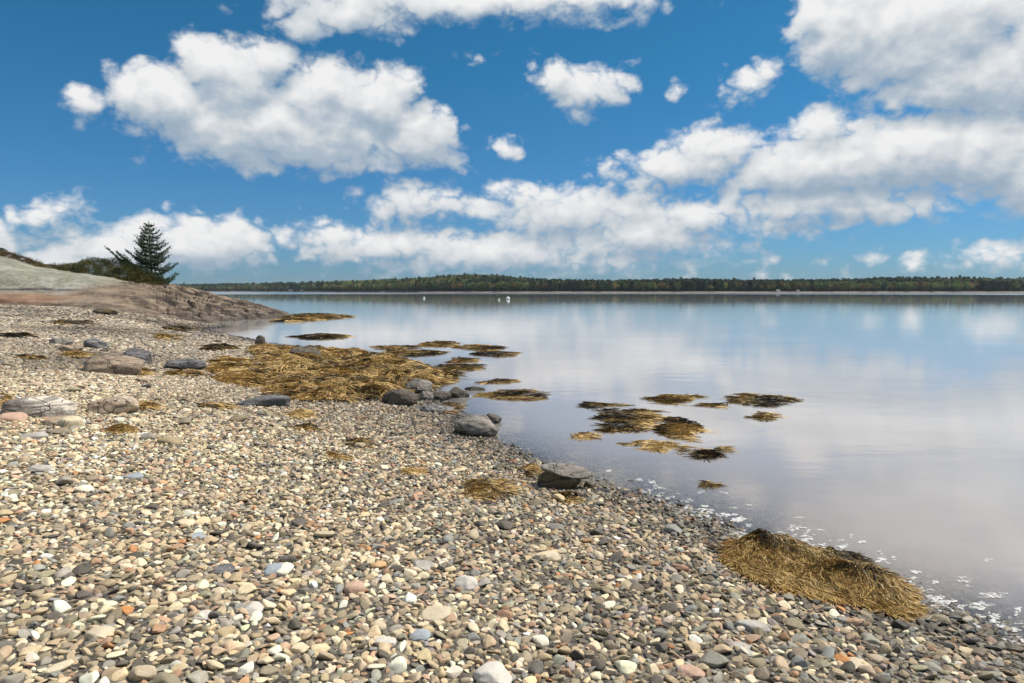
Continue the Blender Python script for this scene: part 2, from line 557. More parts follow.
def simple(name, col, rough=0.6, nscale=0, nmul=0.6):
    m, t, out = material(name)
    b = t.n('ShaderNodeBsdfPrincipled')
    c = (*col, 1)
    if nscale:
        c = t.mix(t.rng(t.noise(t.n('ShaderNodeTexCoord').outputs['Object'], nscale, 5), 0.35, 0.65), col, tuple(x * nmul for x in col))
    t.put(b.inputs['Base Color'], c)
    b.inputs['Roughness'].default_value = rough
    t.put(out.inputs[0], b.outputs[0])
    return m


M_BARK = simple('spruce_bark', (.10, .075, .055), .9, 12)
M_FOAM, t, out = material('foam_white')
fb = t.n('ShaderNodeBsdfPrincipled', i={'Base Color': (.72, .72, .70, 1), 'Roughness': .6})
fp = t.n('ShaderNodeTexCoord').outputs['Object']
fn = t.noise(fp, 38.0, 4, 0.65)
fn2 = t.noise(fp, 9.0, 3, 0.6)
ft = t.n('ShaderNodeBsdfTransparent')
fm = t.n('ShaderNodeMixShader', i={0: t.rng(t.math('ADD', fn, t.math('MULTIPLY', fn2, 0.8)), 0.78, 1.05, 0.0, 0.75), 1: ft.outputs[0], 2: fb.outputs[0]})
t.put(out.inputs[0], fm.outputs[0])
M_BUOY = simple('buoy_white', (.8, .8, .78), .4, 3, .85)

# ------------------------------------------------------------------ beach sheet
def axis(parts):
    return np.concatenate([np.linspace(a, b, k, endpoint=False) for a, b, k in parts])


xs = axis([(-90, -30, 30), (-30, -8, 110), (-8, 6, 200), (6, 14, 40), (14, 60, 24)])
ys = axis([(-40, -2, 20), (-2, 2, 20), (2, 12, 160), (12, 30, 140), (30, 60, 110), (60, 110, 14)])
XX, YY = np.meshgrid(xs, ys, indexing='ij')
ZZ = ground(XX, YY)
ZZ = np.where(YY > 56, ZZ - (YY - 56) * 0.2, ZZ)
ZZ = np.clip(ZZ, -3.5, 3)
beach = link('beach', mesh_from('beach', np.stack([XX, YY, ZZ], -1).reshape(-1, 3), grid_faces(len(xs), len(ys)), ground_material()))
tag(beach, 'shingle beach sloping down into the bay', kind='structure')

# water: near grid carries the depth of the water, far sheet reaches the horizon
wx = np.concatenate([-np.geomspace(30000, 40, 12), np.linspace(-30, 16, 190), np.geomspace(20, 30000, 12)])
wy = np.concatenate([-np.geomspace(3000, 30, 6), np.linspace(-12, 60, 260), np.geomspace(70, 40000, 14)])
WX, WY = np.meshgrid(wx, wy, indexing='ij')
gz = ground(np.clip(WX, -60, 60), np.clip(WY, -40, 100))
inside = (np.abs(WX) < 60) & (WY > -30) & (WY < 56)
dep = np.where(inside, np.clip(-gz, -0.3, 3.0), 3.0).astype(np.float32)
water = link('water', mesh_from('water', np.stack([WX, WY, WX * 0], -1).reshape(-1, 3), grid_faces(len(wx), len(wy)), water_material(),
                                attrs={'depth': ('FLOAT', np.maximum(dep, 0).ravel())}))
tag(water, 'calm sea water of the bay', kind='structure')

# ------------------------------------------------------------------ granite ledge
def ledge_material():
    m, t, out = material('granite_ledge')
    b = t.n('ShaderNodeBsdfPrincipled')
    pos = t.n('ShaderNodeTexCoord').outputs['Object']
    sx = t.n('ShaderNodeSeparateXYZ', i={0: pos})
    X, Z = sx.outputs[0], sx.outputs[2]
    n1 = t.noise(pos, 0.6, 6, 0.6)
    n2 = t.noise(pos, 4.0, 6, 0.7)
    ns = t.noise(t.vmath('MULTIPLY', pos, (0.5, 0.5, 3.5)), 1.2, 6, 0.65)
    zz = t.math('ADD', Z, t.math('MULTIPLY', t.math('SUBTRACT', n1, 0.5), 0.35))
    lich = t.mix(t.rng(n2, 0.35, 0.65), (.15, .155, .105), (.29, .28, .215))
    lich = t.mix(t.rng(n1, 0.5, 0.62, 0, 0.8), lich, (.37, .355, .31))
    rust = t.mix(t.rng(ns, 0.35, 0.65), (.16, .08, .042), (.29, .18, .11))
    grey = t.mix(t.rng(ns, 0.35, 0.65), (.15, .125, .10), (.29, .25, .20))
    low = t.mix(t.rng(n2, 0.35, 0.65), (.06, .05, .038), (.13, .10, .07))
    # left dome: pale lichen granite above a dark seam, rust band below, grey slabs at the foot
    c = t.mix(t.rng(zz, 1.10, 1.32, 0, 1), grey, rust)
    c = t.mix(t.rng(zz, 1.72, 1.80, 0, 1), c, t.mix(0.5, lich, (.25, .18, .125)))
    seam = t.math('MULTIPLY', t.rng(t.math('ABSOLUTE', t.math('SUBTRACT', zz, 2.08)), 0.03, 0.11, 1, 0), t.rng(n2, 0.36, 0.5, 0.1, 1.0))
    c = t.mix(t.rng(zz, 2.02, 2.1, 0, 1), c, lich)
    c = t.mix(seam, c, (.06, .05, .055))
    # right: bare brown fractured rock
    brown = t.mix(t.rng(ns, 0.38, 0.6), (.085, .057, .038), (.25, .185, .125))
    brown = t.mix(t.rng(n2, 0.5, 0.65, 0, 0.5), brown, (.33, .27, .20))
    c = t.mix(t.rng(t.math('ADD', X, t.math('MULTIPLY', n1, 3)), -25.6, -24.4, 0, 1), c, brown)
    c = t.mix(t.rng(zz, 0.75, 0.25, 0, 0.8), c, t.mix(t.rng(ns, .4, .6), (.085, .07, .055), (.18, .15, .12)))
    c = t.mix(t.rng(Z, 0.28, 0.06, 0, 1), c, low)
    jt = t.n('ShaderNodeAttribute', attribute_name='joint').outputs['Fac']
    c = t.mix(t.math('MULTIPLY', jt, 0.93), c, (.03, .02, .015))
    t.put(b.inputs['Base Color'], c)
    b.inputs['Roughness'].default_value = 0.8
    bp = t.n('ShaderNodeBump', i={'Strength': 1.0, 'Distance': 0.2, 'Height': t.math('ADD', t.math('MULTIPLY', ns, 1.0), t.math('MULTIPLY', n2, 0.4))})
    t.put(b.inputs['Normal'], bp.outputs[0])
    t.put(out.inputs[0], b.outputs[0])
    return m


def interp_pts(tab, s):
    tab = np.array(tab, float)
    return np.stack([np.interp(s, tab[:, 0], tab[:, k]) for k in range(1, tab.shape[1])], -1)


crest_px = [(-500, 215, 46), (-250, 232, 47), (0, 256, 49), (15, 259, 49), (35, 266, 49), (60, 270, 49), (100, 274, 50), (150, 280, 51), (170, 284, 52),
            (200, 289.5, 52.5), (230, 297, 53), (255, 302, 53.3), (280, 309.5, 53.3), (302, 317, 53)]
crest_tab = [(u, *PY(u, v, Y)) for u, v, Y in crest_px]
base_px = [(-500, 30), (-250, 35), (0, 39), (60, 38.5), (100, 38), (150, 38.5), (200, 40.5), (230, 43.0), (262, 46.0), (285, 49.5), (302, 52.0)]
base_tab = [(u, (u - 512) / FPX * Y, Y) for u, Y in base_px]
NS, NTT = 1100, 190
s = np.linspace(-500, 302, NS)
cr = interp_pts(crest_tab, s)
ba = interp_pts(base_tab, s)
gzb = np.minimum(ground(ba[:, 0], ba[:, 1]), 1.3) - 0.12
t_ = np.linspace(0, 1, 140)
TT = t_[None, :]
X = ba[:, 0:1] * (1 - TT) + cr[:, 0:1] * TT
Y = ba[:, 1:2] * (1 - TT) + cr[:, 1:2] * TT
wleft = np.clip((190 - s) / 90, 0, 1)[:, None]          # dome on the left, thin slabs to the right
prof_l = np.interp(t_, [0, .05, .18, .30, .38, .55, .8, 1], [0, .14, .24, .34, .50, .74, .93, 1])[None, :]
prof_r = (0.55 * t_ + 0.45 * np.sin(t_ * math.pi / 2))[None, :]
prof = prof_l * wleft + prof_r * (1 - wleft)
H = (cr[:, 2] - gzb)[:, None]
Z = gzb[:, None] + H * prof
# bedding: stepped slabs dipping to the tip
q = TT * 5.5 + (fbm(X * 0.30, Y * 0.30, o=4, seed=21) - .5) * 1.9 + X * 0.06
fr = q - np.floor(q)
stepf = np.where(fr < 0.76, fr / 0.76 * 0.12, 0.12 + (fr - 0.76) / 0.24 * 0.88)
Z = Z + (stepf - fr) * H / 5.5 * 1.25 * (1 - wleft * .93) * np.clip(TT * 8, 0, 1) * np.clip((1 - TT) * 6, 0, 1)
blk = fbm(X * .55 + Y * .2, Y * 1.1 - X * .15 + TT * 3, o=3, seed=91) * 5
bf = blk - np.floor(blk)
blk = (np.floor(blk) + np.clip((bf - .8) / .2, 0, 1)) / 5
Z = Z + (blk - .5) * 1.5 * (1 - wleft) * np.clip(H / 2.5, 0, 1) * np.clip(TT * 5, 0, 1) * np.clip((1 - TT) * 3 + .25, 0, 1)
crk = np.abs(fbm(X * 0.9 + Y * 0.5, Y * 0.35, o=3, seed=33) - 0.5)
Z = Z - np.clip(0.02 - crk, 0, 1) * 5 * (1 - wleft) * np.clip(H / 2.5, 0, 1)
joint = np.clip((fr - .74) / .05, 0, 1) * np.clip((.97 - fr) / .05, 0, 1) * (1 - wleft) * np.clip((fbm(X * .7, Y * .7 + TT * 5, o=3, seed=60) - .38) * 7, 0, 1)
Z = Z + (fbm(X * 1.3, Y * 1.3, o=5, seed=9) - .5) * (0.17 - 0.02 * wleft) * np.clip(H / 1.5, 0.15, 1)
# back side goes on level, then falls to the sea
tb = np.linspace(0, 1, 51)[1:][None, :]
back = (6 + 10 * np.clip((250 - s) / 300, 0, 1))[:, None] * tb
Xb = cr[:, 0:1] - back * 0.35
Yb = cr[:, 1:2] + back
Zb = Z[:, -1:] - (tb ** 1.7) * (cr[:, 2:3] + 1.2)
Zb = Zb + (fbm(Xb * .8, Yb * .8, o=4, seed=9) - .5) * 0.3 * np.clip(tb * 8, 0, 1)
LX, LY, LZ = np.concatenate([X, Xb], 1), np.concatenate([Y, Yb], 1), np.concatenate([Z, Zb], 1)
bj = np.clip((bf - .76) / .05, 0, 1) * (1 - wleft) * .9
joint = np.clip(np.maximum(joint * 1.3, bj), 0, 1) * np.clip((H * prof) / .5 - .3, 0, 1)
JT = np.concatenate([joint, Xb * 0], 1).astype(np.float32)
ledge = link('rock_ledge', mesh_from('rock_ledge', np.stack([LX, LY, LZ], -1).reshape(-1, 3), grid_faces(NS, LX.shape[1]), ledge_material(), smooth=True, attrs={'joint': ('FLOAT', JT.ravel())}))
tag(ledge, 'granite ledge with pale lichen dome and brown fractured point', kind='structure')


def ledge_z(x, y):
    k = np.argmin((LX - x) ** 2 + (LY - y) ** 2)
    return float(LZ.ravel()[k])


# ------------------------------------------------------------------ rock shapes
def ico(sub):
    import bmesh
    bm = bmesh.new()
    bmesh.ops.create_icosphere(bm, subdivisions=sub, radius=1)
    V = np.array([v.co[:] for v in bm.verts])
    F = np.array([[v.index for v in f.verts] for f in bm.faces])
    bm.free()
    return V, F


ICO3, ICO4, ICO5 = ico(3), ico(4), ico(5)


def rock_shape(seed, ico_=ICO3, planes=9, rough=0.10, box=0.0, cut=(0.68, 0.98)):
    r = np.random.default_rng(seed)
    V, F = ico_
    V = V.copy()
    if box:
        V = np.sign(V) * np.abs(V) ** (1 - box)
        V /= np.abs(V).max()
    for k in range(planes):
        nn = r.normal(size=3)
        nn /= np.linalg.norm(nn)
        d = r.uniform(*cut)
        dd = V @ nn - d
        V = V - np.where(dd > 0, dd * 0.93, 0)[:, None] * nn
    o = seed * 3.7 % 50
    dn = fbm(V[:, 0] * 1.3 + o, V[:, 1] * 1.3 + 7, V[:, 2] * 1.3, o=3, seed=seed) - 0.5
    V = V * (1 + dn[:, None] * rough * 2.4)
    dn = fbm(V[:, 0] * 6 + o, V[:, 1] * 6 + 7, V[:, 2] * 6, o=3, seed=seed + 50) - 0.5
    V = V * (1 + dn[:, None] * rough * 0.8)
    V = V / np.abs(V).max(0)
    return V, F


OBST = []      # x, y, radius of everything the pebbles lie around


def boulder(name, box_, mat, label, cat='boulder', seed=1, depth=0.75, squash=1.0, yaw=0.0, boxy=0.2, sink=0.35, parent=None, tilt=0.0, group=None, planes=10, rough=.12):
    u0, v0, u1, v1 = box_
    gp = G((u0 + u1) / 2, v1 - 1)
    d = math.hypot(gp[0], gp[1])
    cosu = math.cos(math.atan2(gp[0], gp[1]))
    W_ = (u1 - u0) / FPX * gp[1]
    D_ = W_ * depth
    th = math.atan2(CAM_H - gp[2], d)
    Ht = max(((v1 - v0) / FPX * gp[1] - D_ * math.sin(th) * 0.75) / math.cos(th), W_ * 0.16) * squash
    cx, cy = gp[0] * (1 + D_ * .42 / d), gp[1] * (1 + D_ * .42 / d)
    V, F = rock_shape(seed, ICO5 if W_ > .5 else ICO4, planes=planes, rough=rough, box=boxy)
    V = V * np.array([W_ / 2, D_ / 2, Ht * (0.5 + sink / 2)])
    o = link(name, mesh_from(name, V, F, mat), parent)
    gz_ = float(ground(cx, cy))
    o.location = (cx, cy, gz_ + Ht * (0.5 - sink / 2) - 0.01 - Ht * .06)
    o.rotation_euler = (0, tilt, -math.atan2(gp[0], gp[1]) * 0.8 + yaw)
    if parent is None:
        tag(o, label, cat, group)
        OBST.append((cx, cy, W_ * 0.24))
    return o


M_B = {
    'quartz': boulder_material('quartz_rock', (.40, .36, .30), (.19, .165, .135), (.55, .53, .48), 5, .9),
    'pink': boulder_material('pink_rock', (.46, .36, .26), (.30, .20, .13), (.60, .54, .45), 5, .4),
    'tan': boulder_material('tan_rock', (.34, .26, .18), (.20, .145, .10), (.46, .39, .30), 5, .3),
    'slate': boulder_material('slate_rock', (.13, .125, .125), (.06, .058, .06), (.24, .23, .22), 6, .5),
    'grey': boulder_material('grey_rock', (.25, .22, .185), (.11, .095, .08), (.40, .37, .32), 6, .3),
    'greyslab': boulder_material('slab_rock', (.22, .21, .20), (.11, .105, .10), (.32, .31, .29), 6, .4),
    'brown': boulder_material('brown_rock', (.14, .115, .085), (.075, .06, .045), (.24, .21, .165), 7),
    'weedy': boulder_material('weedy_rock', (.12, .105, .08), (.06, .05, .04), (.24, .215, .17), 7, 0, .6),
    'cream': boulder_material('cream_stone', (.56, .47, .33), (.43, .35, .24), (.66, .60, .48), 16),
    'white': boulder_material('white_stone', (.56, .52, .455), (.42, .38, .32), (.66, .64, .59), 16),
    'blue': boulder_material('blue_stone', (.33, .37, .40), (.20, .225, .25), (.42, .44, .46), 16),
    'ashen': boulder_material('ashen_stone', (.34, .32, .28), (.22, .20, .175), (.48, .46, .41), 16, .4),
    'rose': boulder_material('rose_stone', (.50, .33, .23), (.34, .2, .14), (.62, .5, .4), 16),
}
B = boulder
B('boulder', (8, 392, 74, 419), M_B['quartz'], 'flat grey boulder streaked with white quartz bands, at the left edge of the beach', seed=3, boxy=.4, depth=.6)
B('boulder', (86, 393, 137, 416), M_B['pink'], 'rounded pinkish tan boulder just right of the quartz streaked one', seed=4, depth=.6, boxy=.1)
B('boulder', (88, 353, 145, 376), M_B['tan'], 'long brown boulder with a smooth sloping top, in front of a dark slate one', seed=14, depth=.6)
B('boulder', (120, 346, 152, 366), M_B['slate'], 'dark slate boulder leaning behind the long brown boulder', seed=6)
B('boulder', (236, 394, 290, 408), M_B['slate'], 'thin dark slab lying alone on the shingle below the weed mat', seed=7, boxy=.5, depth=.4)
B('boulder', (166, 358, 205, 371), M_B['slate'], 'low flat bluish grey slab beside the weed left of the mat', seed=8, boxy=.4)
B('boulder', (288, 345, 321, 361), M_B['brown'], 'brown boulder half wrapped in weed at the far edge of the mat', seed=9)
B('boulder', (381, 385, 418, 407), M_B['brown'], 'rounded brown boulder at the near right corner of the weed mat', seed=10, boxy=.1)
B('boulder', (401, 376, 433, 395), M_B['grey'], 'smooth grey boulder right behind the brown one at the mat corner', seed=11, boxy=.1)
B('boulder', (431, 390, 452, 402), M_B['brown'], 'small dark boulder standing in the puddle between grey boulders', seed=12)
B('boulder', (446, 384, 470, 400), M_B['brown'], 'dark brown boulder at the water with a low weedy one on its right', seed=13, boxy=.1)
B('boulder', (464, 383, 487, 393), M_B['weedy'], 'low weed stained boulder rising from the water beyond the puddle', seed=15)
B('boulder', (416, 402, 455, 414), M_B['greyslab'], 'flat grey slab with puddles on both sides, near the shoreline', seed=16, boxy=.4)
B('boulder', (418, 390, 434, 402), M_B['grey'], 'little grey boulder wedged beside the mat corner boulders', seed=19)
big = B('boulder', (453, 411, 502, 438), M_B['grey'], 'big domed grey boulder sitting at the edge of the calm water', seed=17, boxy=.15, depth=.8)
B('boulder', (482, 411, 503, 426), M_B['brown'], 'rounded brown boulder pressed against the back of the big domed one', seed=18)
bod = B('boulder', (536, 464, 583, 491), M_B['weedy'], 'weed covered boulder with a smooth grey cap overhanging toward the water', seed=20, depth=.7, boxy=.3)
V, F = rock_shape(23, ICO4, planes=8, rough=.08, box=.2)
bw = bod.dimensions.x if False else (583 - 536) / FPX * G(560, 490)[1]
cap = link('cap', mesh_from('cap', V * np.array([bw * .56, bw * .38, bw * .13]), F, M_B['grey']), bod, (bw * .14, .03, bw * .24))
cap.rotation_euler = (0, R(7), .15)
B('boulder', (622, 488, 638, 497), M_B['slate'], 'small dark rounded rock just off the shore in shallow water', seed=24)
B('boulder', (594, 487, 614, 494), M_B['slate'], 'flat dark rock where shingle meets water, right of the capped boulder', seed=25)
B('boulder', (583, 480, 595, 491), M_B['weedy'], 'small round weed stained rock touching the capped boulder', seed=26)
B('boulder', (626, 479, 636, 485), M_B['weedy'], 'tiny weed topped rock poking out of the water off the capped boulder', seed=27)
B('boulder', (48, 336, 72, 346), M_B['grey'], 'grey boulder low on the far shingle at the left', seed=28)
B('boulder', (60, 344, 82, 353), M_B['tan'], 'small tan boulder up the beach from the long brown one', seed=29)
B('boulder', (85, 338, 108, 350), M_B['greyslab'], 'grey slab upright on the far shingle above the long brown boulder', seed=30)
B('boulder', (93, 308, 117, 316), M_B['weedy'], 'dark reddish rock at the foot of the granite ledge', seed=31)
B('boulder', (255, 335, 266, 346), M_B['brown'], 'small dark upright rock at the water beyond the mat', seed=32)
B('boulder', (40, 414, 80, 427), M_B['tan'], 'low tan rock in front of the quartz streaked boulder', seed=33)
B('boulder', (0, 411, 26, 424), M_B['rose'], 'orange stained low rock at the very left edge of the beach', seed=34)
# individually recognisable stones of the foreground
S = lambda box_, mt, lab, sd, **k: B('stone', box_, M_B[mt], lab, 'stone', seed=sd, boxy=.12, **{'depth': .95, 'squash': .85, **k})
S((472, 657, 514, 690), 'white', 'large pale grey stone cut by the bottom edge of the picture', 40)
S((419, 601, 456, 624), 'cream', 'angular cream stone, the largest pale one in the middle foreground', 41)
S((453, 570, 479, 592), 'white', 'pale bluish white stone standing on edge above the angular cream one', 42)
S((261, 559, 291, 577), 'blue', 'flat blue grey stone among tan pebbles left of centre', 43)
S((239, 597, 266, 618), 'white', 'rounded white stone with a pinkish cast below the flat blue grey one', 44)
S((208, 562, 236, 576), 'slate', 'flat dark grey stone left of the blue grey one', 45)
S((84, 621, 114, 643), 'cream', 'rounded cream stone in the lower left shingle', 46)
S((192, 608, 217, 621), 'white', 'smooth white oval stone left of the rounded pinkish white one', 47)
S((371, 632, 397, 648), 'white', 'pale oval stone below and left of the angular cream one', 48)
S((408, 625, 434, 643), 'blue', 'blue grey blocky stone under the angular cream one', 49)
S((169, 656, 188, 672), 'white', 'bright white stone near the bottom left of the shingle', 50)
S((734, 616, 771, 634), 'ashen', 'dark grey flat sided stone below the large weed clump', 51, depth=.6)
S((408, 556, 436, 572), 'ashen', 'grey flat stone up the beach from the pale bluish white one', 52)
S((725, 640, 755, 654), 'ashen', 'long grey stone below the flat sided one', 53)
S((840, 655, 872, 672), 'cream', 'cream stone near the bottom right of the shingle', 54)
S((676, 660, 706, 682), 'rose', 'rose coloured stone by the bottom edge right of centre', 55)
S((342, 575, 366, 597), 'rose', 'rust tinged knobbly stone beside the blue grey stone', 56)
S((28, 462, 52, 474), 'ashen', 'grey oval stone on the left shingle in front of the boulders', 57)
S((184, 530, 206, 540), 'blue', 'small blue stone in the middle of the tan shingle', 58)
S((22, 430, 48, 441), 'ashen', 'flat ashen stone just below the row of left boulders', 59)
S((120, 470, 145, 480), 'blue', 'flat bluish slab stone on the left shingle', 60)
S((536, 548, 562, 562), 'cream', 'tan stone halfway between the small weed tuft and the bottom edge', 61)
S((900, 640, 926, 652), 'ashen', 'grey stone on the wet shingle right of the weed clump', 62)

# ------------------------------------------------------------------ pebbles
pebble_meshes = []
pebcol = bpy.data.collections.new('pebble_shapes')     # never linked to the scene
for k in range(16):
    V, F = rock_shape(100 + k, ICO3, planes=random.choice([9, 13, 17]), rough=.13, box=.14, cut=(0.42, 0.88))
    me = mesh_from('pebble', V, F, M_GRAVEL)
    pebble_meshes.append(me)
    po = bpy.data.objects.new('pebble_shape_%02d' % k, me)
    pebcol.objects.link(po)

PAL = np.array([  # base colour, weight
    (.52, .43, .29, 13), (.42, .345, .235, 14), (.60, .52, .385, 11), (.33, .28, .20, 13), (.245, .21, .155, 11), (.70, .62, .48, 8), (.72, .67, .58, 3.2),
    (.29, .285, .255, 7), (.23, .24, .235, 4), (.10, .09, .078, 10), (.40, .25, .15, 3.0), (.46, .33, .24, 4.0), (.44, .22, .09, 1.0), (.35, .23, .155, 5), (.27, .255, .18, 5), (.31, .265, .26, 2)])


def pebble_colours(x, y, z, r):
    m = len(x)
    # tan and cream up the beach, greyer towards the water
    up = np.clip((z - 0.03) / 0.24, 0, 1)
    pw = PAL[:, 3] * np.array([1.2, 1.1, 1.3, 1, .9, 1.3, 1.2, .8, .7, .8, .7, .7, .7, .9, .9, .7])
    pw /= pw.sum()
    grey_w = PAL[:, 3] * np.array([.6, .8, .5, 1, 1.5, .5, .4, 2, 2.2, 2.2, 1, 1, 1, 1.2, 1.4, 1.6])
    grey_w /= grey_w.sum()
    ia = r.choice(len(PAL), m, p=pw)
    ib = r.choice(len(PAL), m, p=grey_w)
    idx = np.where(r.random(m) < up, ia, ib)
    c = PAL[idx, :3] * (r.normal(1, .16, (m, 1)).clip(.6, 1.4)) * (1 + r.normal(0, .018, (m, 3)))
    c *= (0.92 + 0.22 * up)[:, None]
    wet = np.clip((0.045 - z) / 0.035 + r.normal(0, .3, m), 0, 1)
    c = c * (1 - 0.5 * wet)[:, None]
    # larger patches of finer darker or paler shingle
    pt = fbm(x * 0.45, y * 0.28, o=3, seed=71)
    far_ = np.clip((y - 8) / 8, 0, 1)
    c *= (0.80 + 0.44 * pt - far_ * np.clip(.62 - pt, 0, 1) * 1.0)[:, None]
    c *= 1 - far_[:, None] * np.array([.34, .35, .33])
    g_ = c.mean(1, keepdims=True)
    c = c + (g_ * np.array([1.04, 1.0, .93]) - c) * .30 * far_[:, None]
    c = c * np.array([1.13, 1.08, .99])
    return np.c_[c.clip(.015, .85), wet]


cells = {}
CS = 0.16


def can_place(x, y, rad, tol):
    ci, cj = int(x // CS), int(y // CS)
    for i in (ci - 1, ci, ci + 1):
        for j in (cj - 1, cj, cj + 1):
            for (a, b, r2) in cells.get((i, j), ()):
                if (a - x) ** 2 + (b - y) ** 2 < (tol * (rad + r2)) ** 2:
                    return False
    return True


def inside_obst(x, y, grow=0.0):
    m = np.zeros(len(x), bool)
    for (a, b, r2) in OBST:
        m |= (x - a) ** 2 + (y - b) ** 2 < (r2 + grow) ** 2
    return m


def in_view(x, y, z, marg=90):
    u, v = to_px(x, y, z)
    return (u > -marg) & (u < 1024 + marg) & (v < 683 + marg * 1.4) & (y > 1.5)


pts = []       # x,y,z,a(semi-major), layer
# dart throwing over the near shingle
NEARY = 10.5
for (rad, per, tries) in [(.075, .6, 1), (.054, 6, 1), (.041, 48, 1), (.032, 380, 1), (.025, 1500, 1), (.0185, 2600, 1)]:
    x0, x1, y0, y1 = -9.5, 6.5, 1.6, NEARY
    m = int((x1 - x0) * (y1 - y0) * per)
    x = rng.uniform(x0, x1, m)
    y = rng.uniform(y0, y1, m)
    z = ground(x, y)
    k = in_view(x, y, z) & (z > -0.10) & ~inside_obst(x, y, -0.01)
    # a thin scatter below the waterline
    k &= (z > -0.012) | (rng.random(m) < 0.30 * np.exp(z / 0.05))
    x, y, z = x[k], y[k], z[k]
    rr = rad * rng.uniform(.72, 1.35, len(x))
    for a, b, c, d in zip(x.tolist(), y.tolist(), z.tolist(), rr.tolist()):
        if can_place(a, b, d, 0.66):
            cells.setdefault((int(a // CS), int(b // CS)), []).append((a, b, d))
            pts.append((a, b, c + d * 0.10, d, 0))
# bed layer under them
m = 80000
x = rng.uniform(-9.5, 6.5, m); y = 1.6 + (NEARY - 1.6) * rng.random(m)
z = ground(x, y)
k = in_view(x, y, z) & (z > -0.012)
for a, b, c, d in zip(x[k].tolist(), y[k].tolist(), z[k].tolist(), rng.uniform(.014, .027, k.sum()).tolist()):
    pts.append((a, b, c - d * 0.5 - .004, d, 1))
# middle and far shingle
for (ya, yb, dens_, lo, hi) in [(NEARY, 16, 900, .019, .055), (16, 26, 330, .026, .085), (26, 42, 130, .032, .13)]:
    area = 0
    xa, xb = -0.82 * yb - 1, 2.0
    m = int((xb - xa) * (yb - ya) * dens_)
    x = rng.uniform(xa, xb, m); y = rng.uniform(ya, yb, m)
    z = ground(x, y)
    k = in_view(x, y, z, 60) & (z > -0.02) & ~inside_obst(x, y, -0.02)
    x, y, z = x[k], y[k], z[k]
    d = lo + (hi - lo) * rng.random(len(x)) ** 3.0
    for q_ in zip(x.tolist(), y.tolist(), (z + d * .05).tolist(), d.tolist(), [0] * len(x)):
        pts.append(q_)
m = 420
x = rng.uniform(-18, 0, m); y = 7 + 24 * rng.random(m) ** 1.3
z = ground(x, y)
pt_ = fbm(x * .5, y * .35, o=2, seed=41)
k = in_view(x, y, z, 10) & (z > 0.03) & ~inside_obst(x, y, .05) & (pt_ > .46)
for a, b, c in zip(x[k].tolist(), y[k].tolist(), z[k].tolist()):
    d = .06 + .11 * random.random() ** 2
    pts.append((a, b, c + d * .1, d, 2))
pts = np.array(pts)
print('pebbles', len(pts))
px, py, pz, pa, pl = pts.T
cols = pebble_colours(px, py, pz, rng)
cols[pl == 1, :3] *= 0.7  # bed pebbles darkened: shade of the gaps put into their colour
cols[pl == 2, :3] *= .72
npb = len(px)
scl = np.stack([pa, pa * rng.uniform(.62, .92, npb), pa * rng.uniform(.28, .62, npb)], -1)
rot = np.stack([rng.normal(0, .36, npb), rng.normal(0, .36, npb), rng.uniform(0, 6.283, npb)], -1)
rot[pa > .05, :2] *= .5
idx = rng.integers(0, len(pebble_meshes), npb)
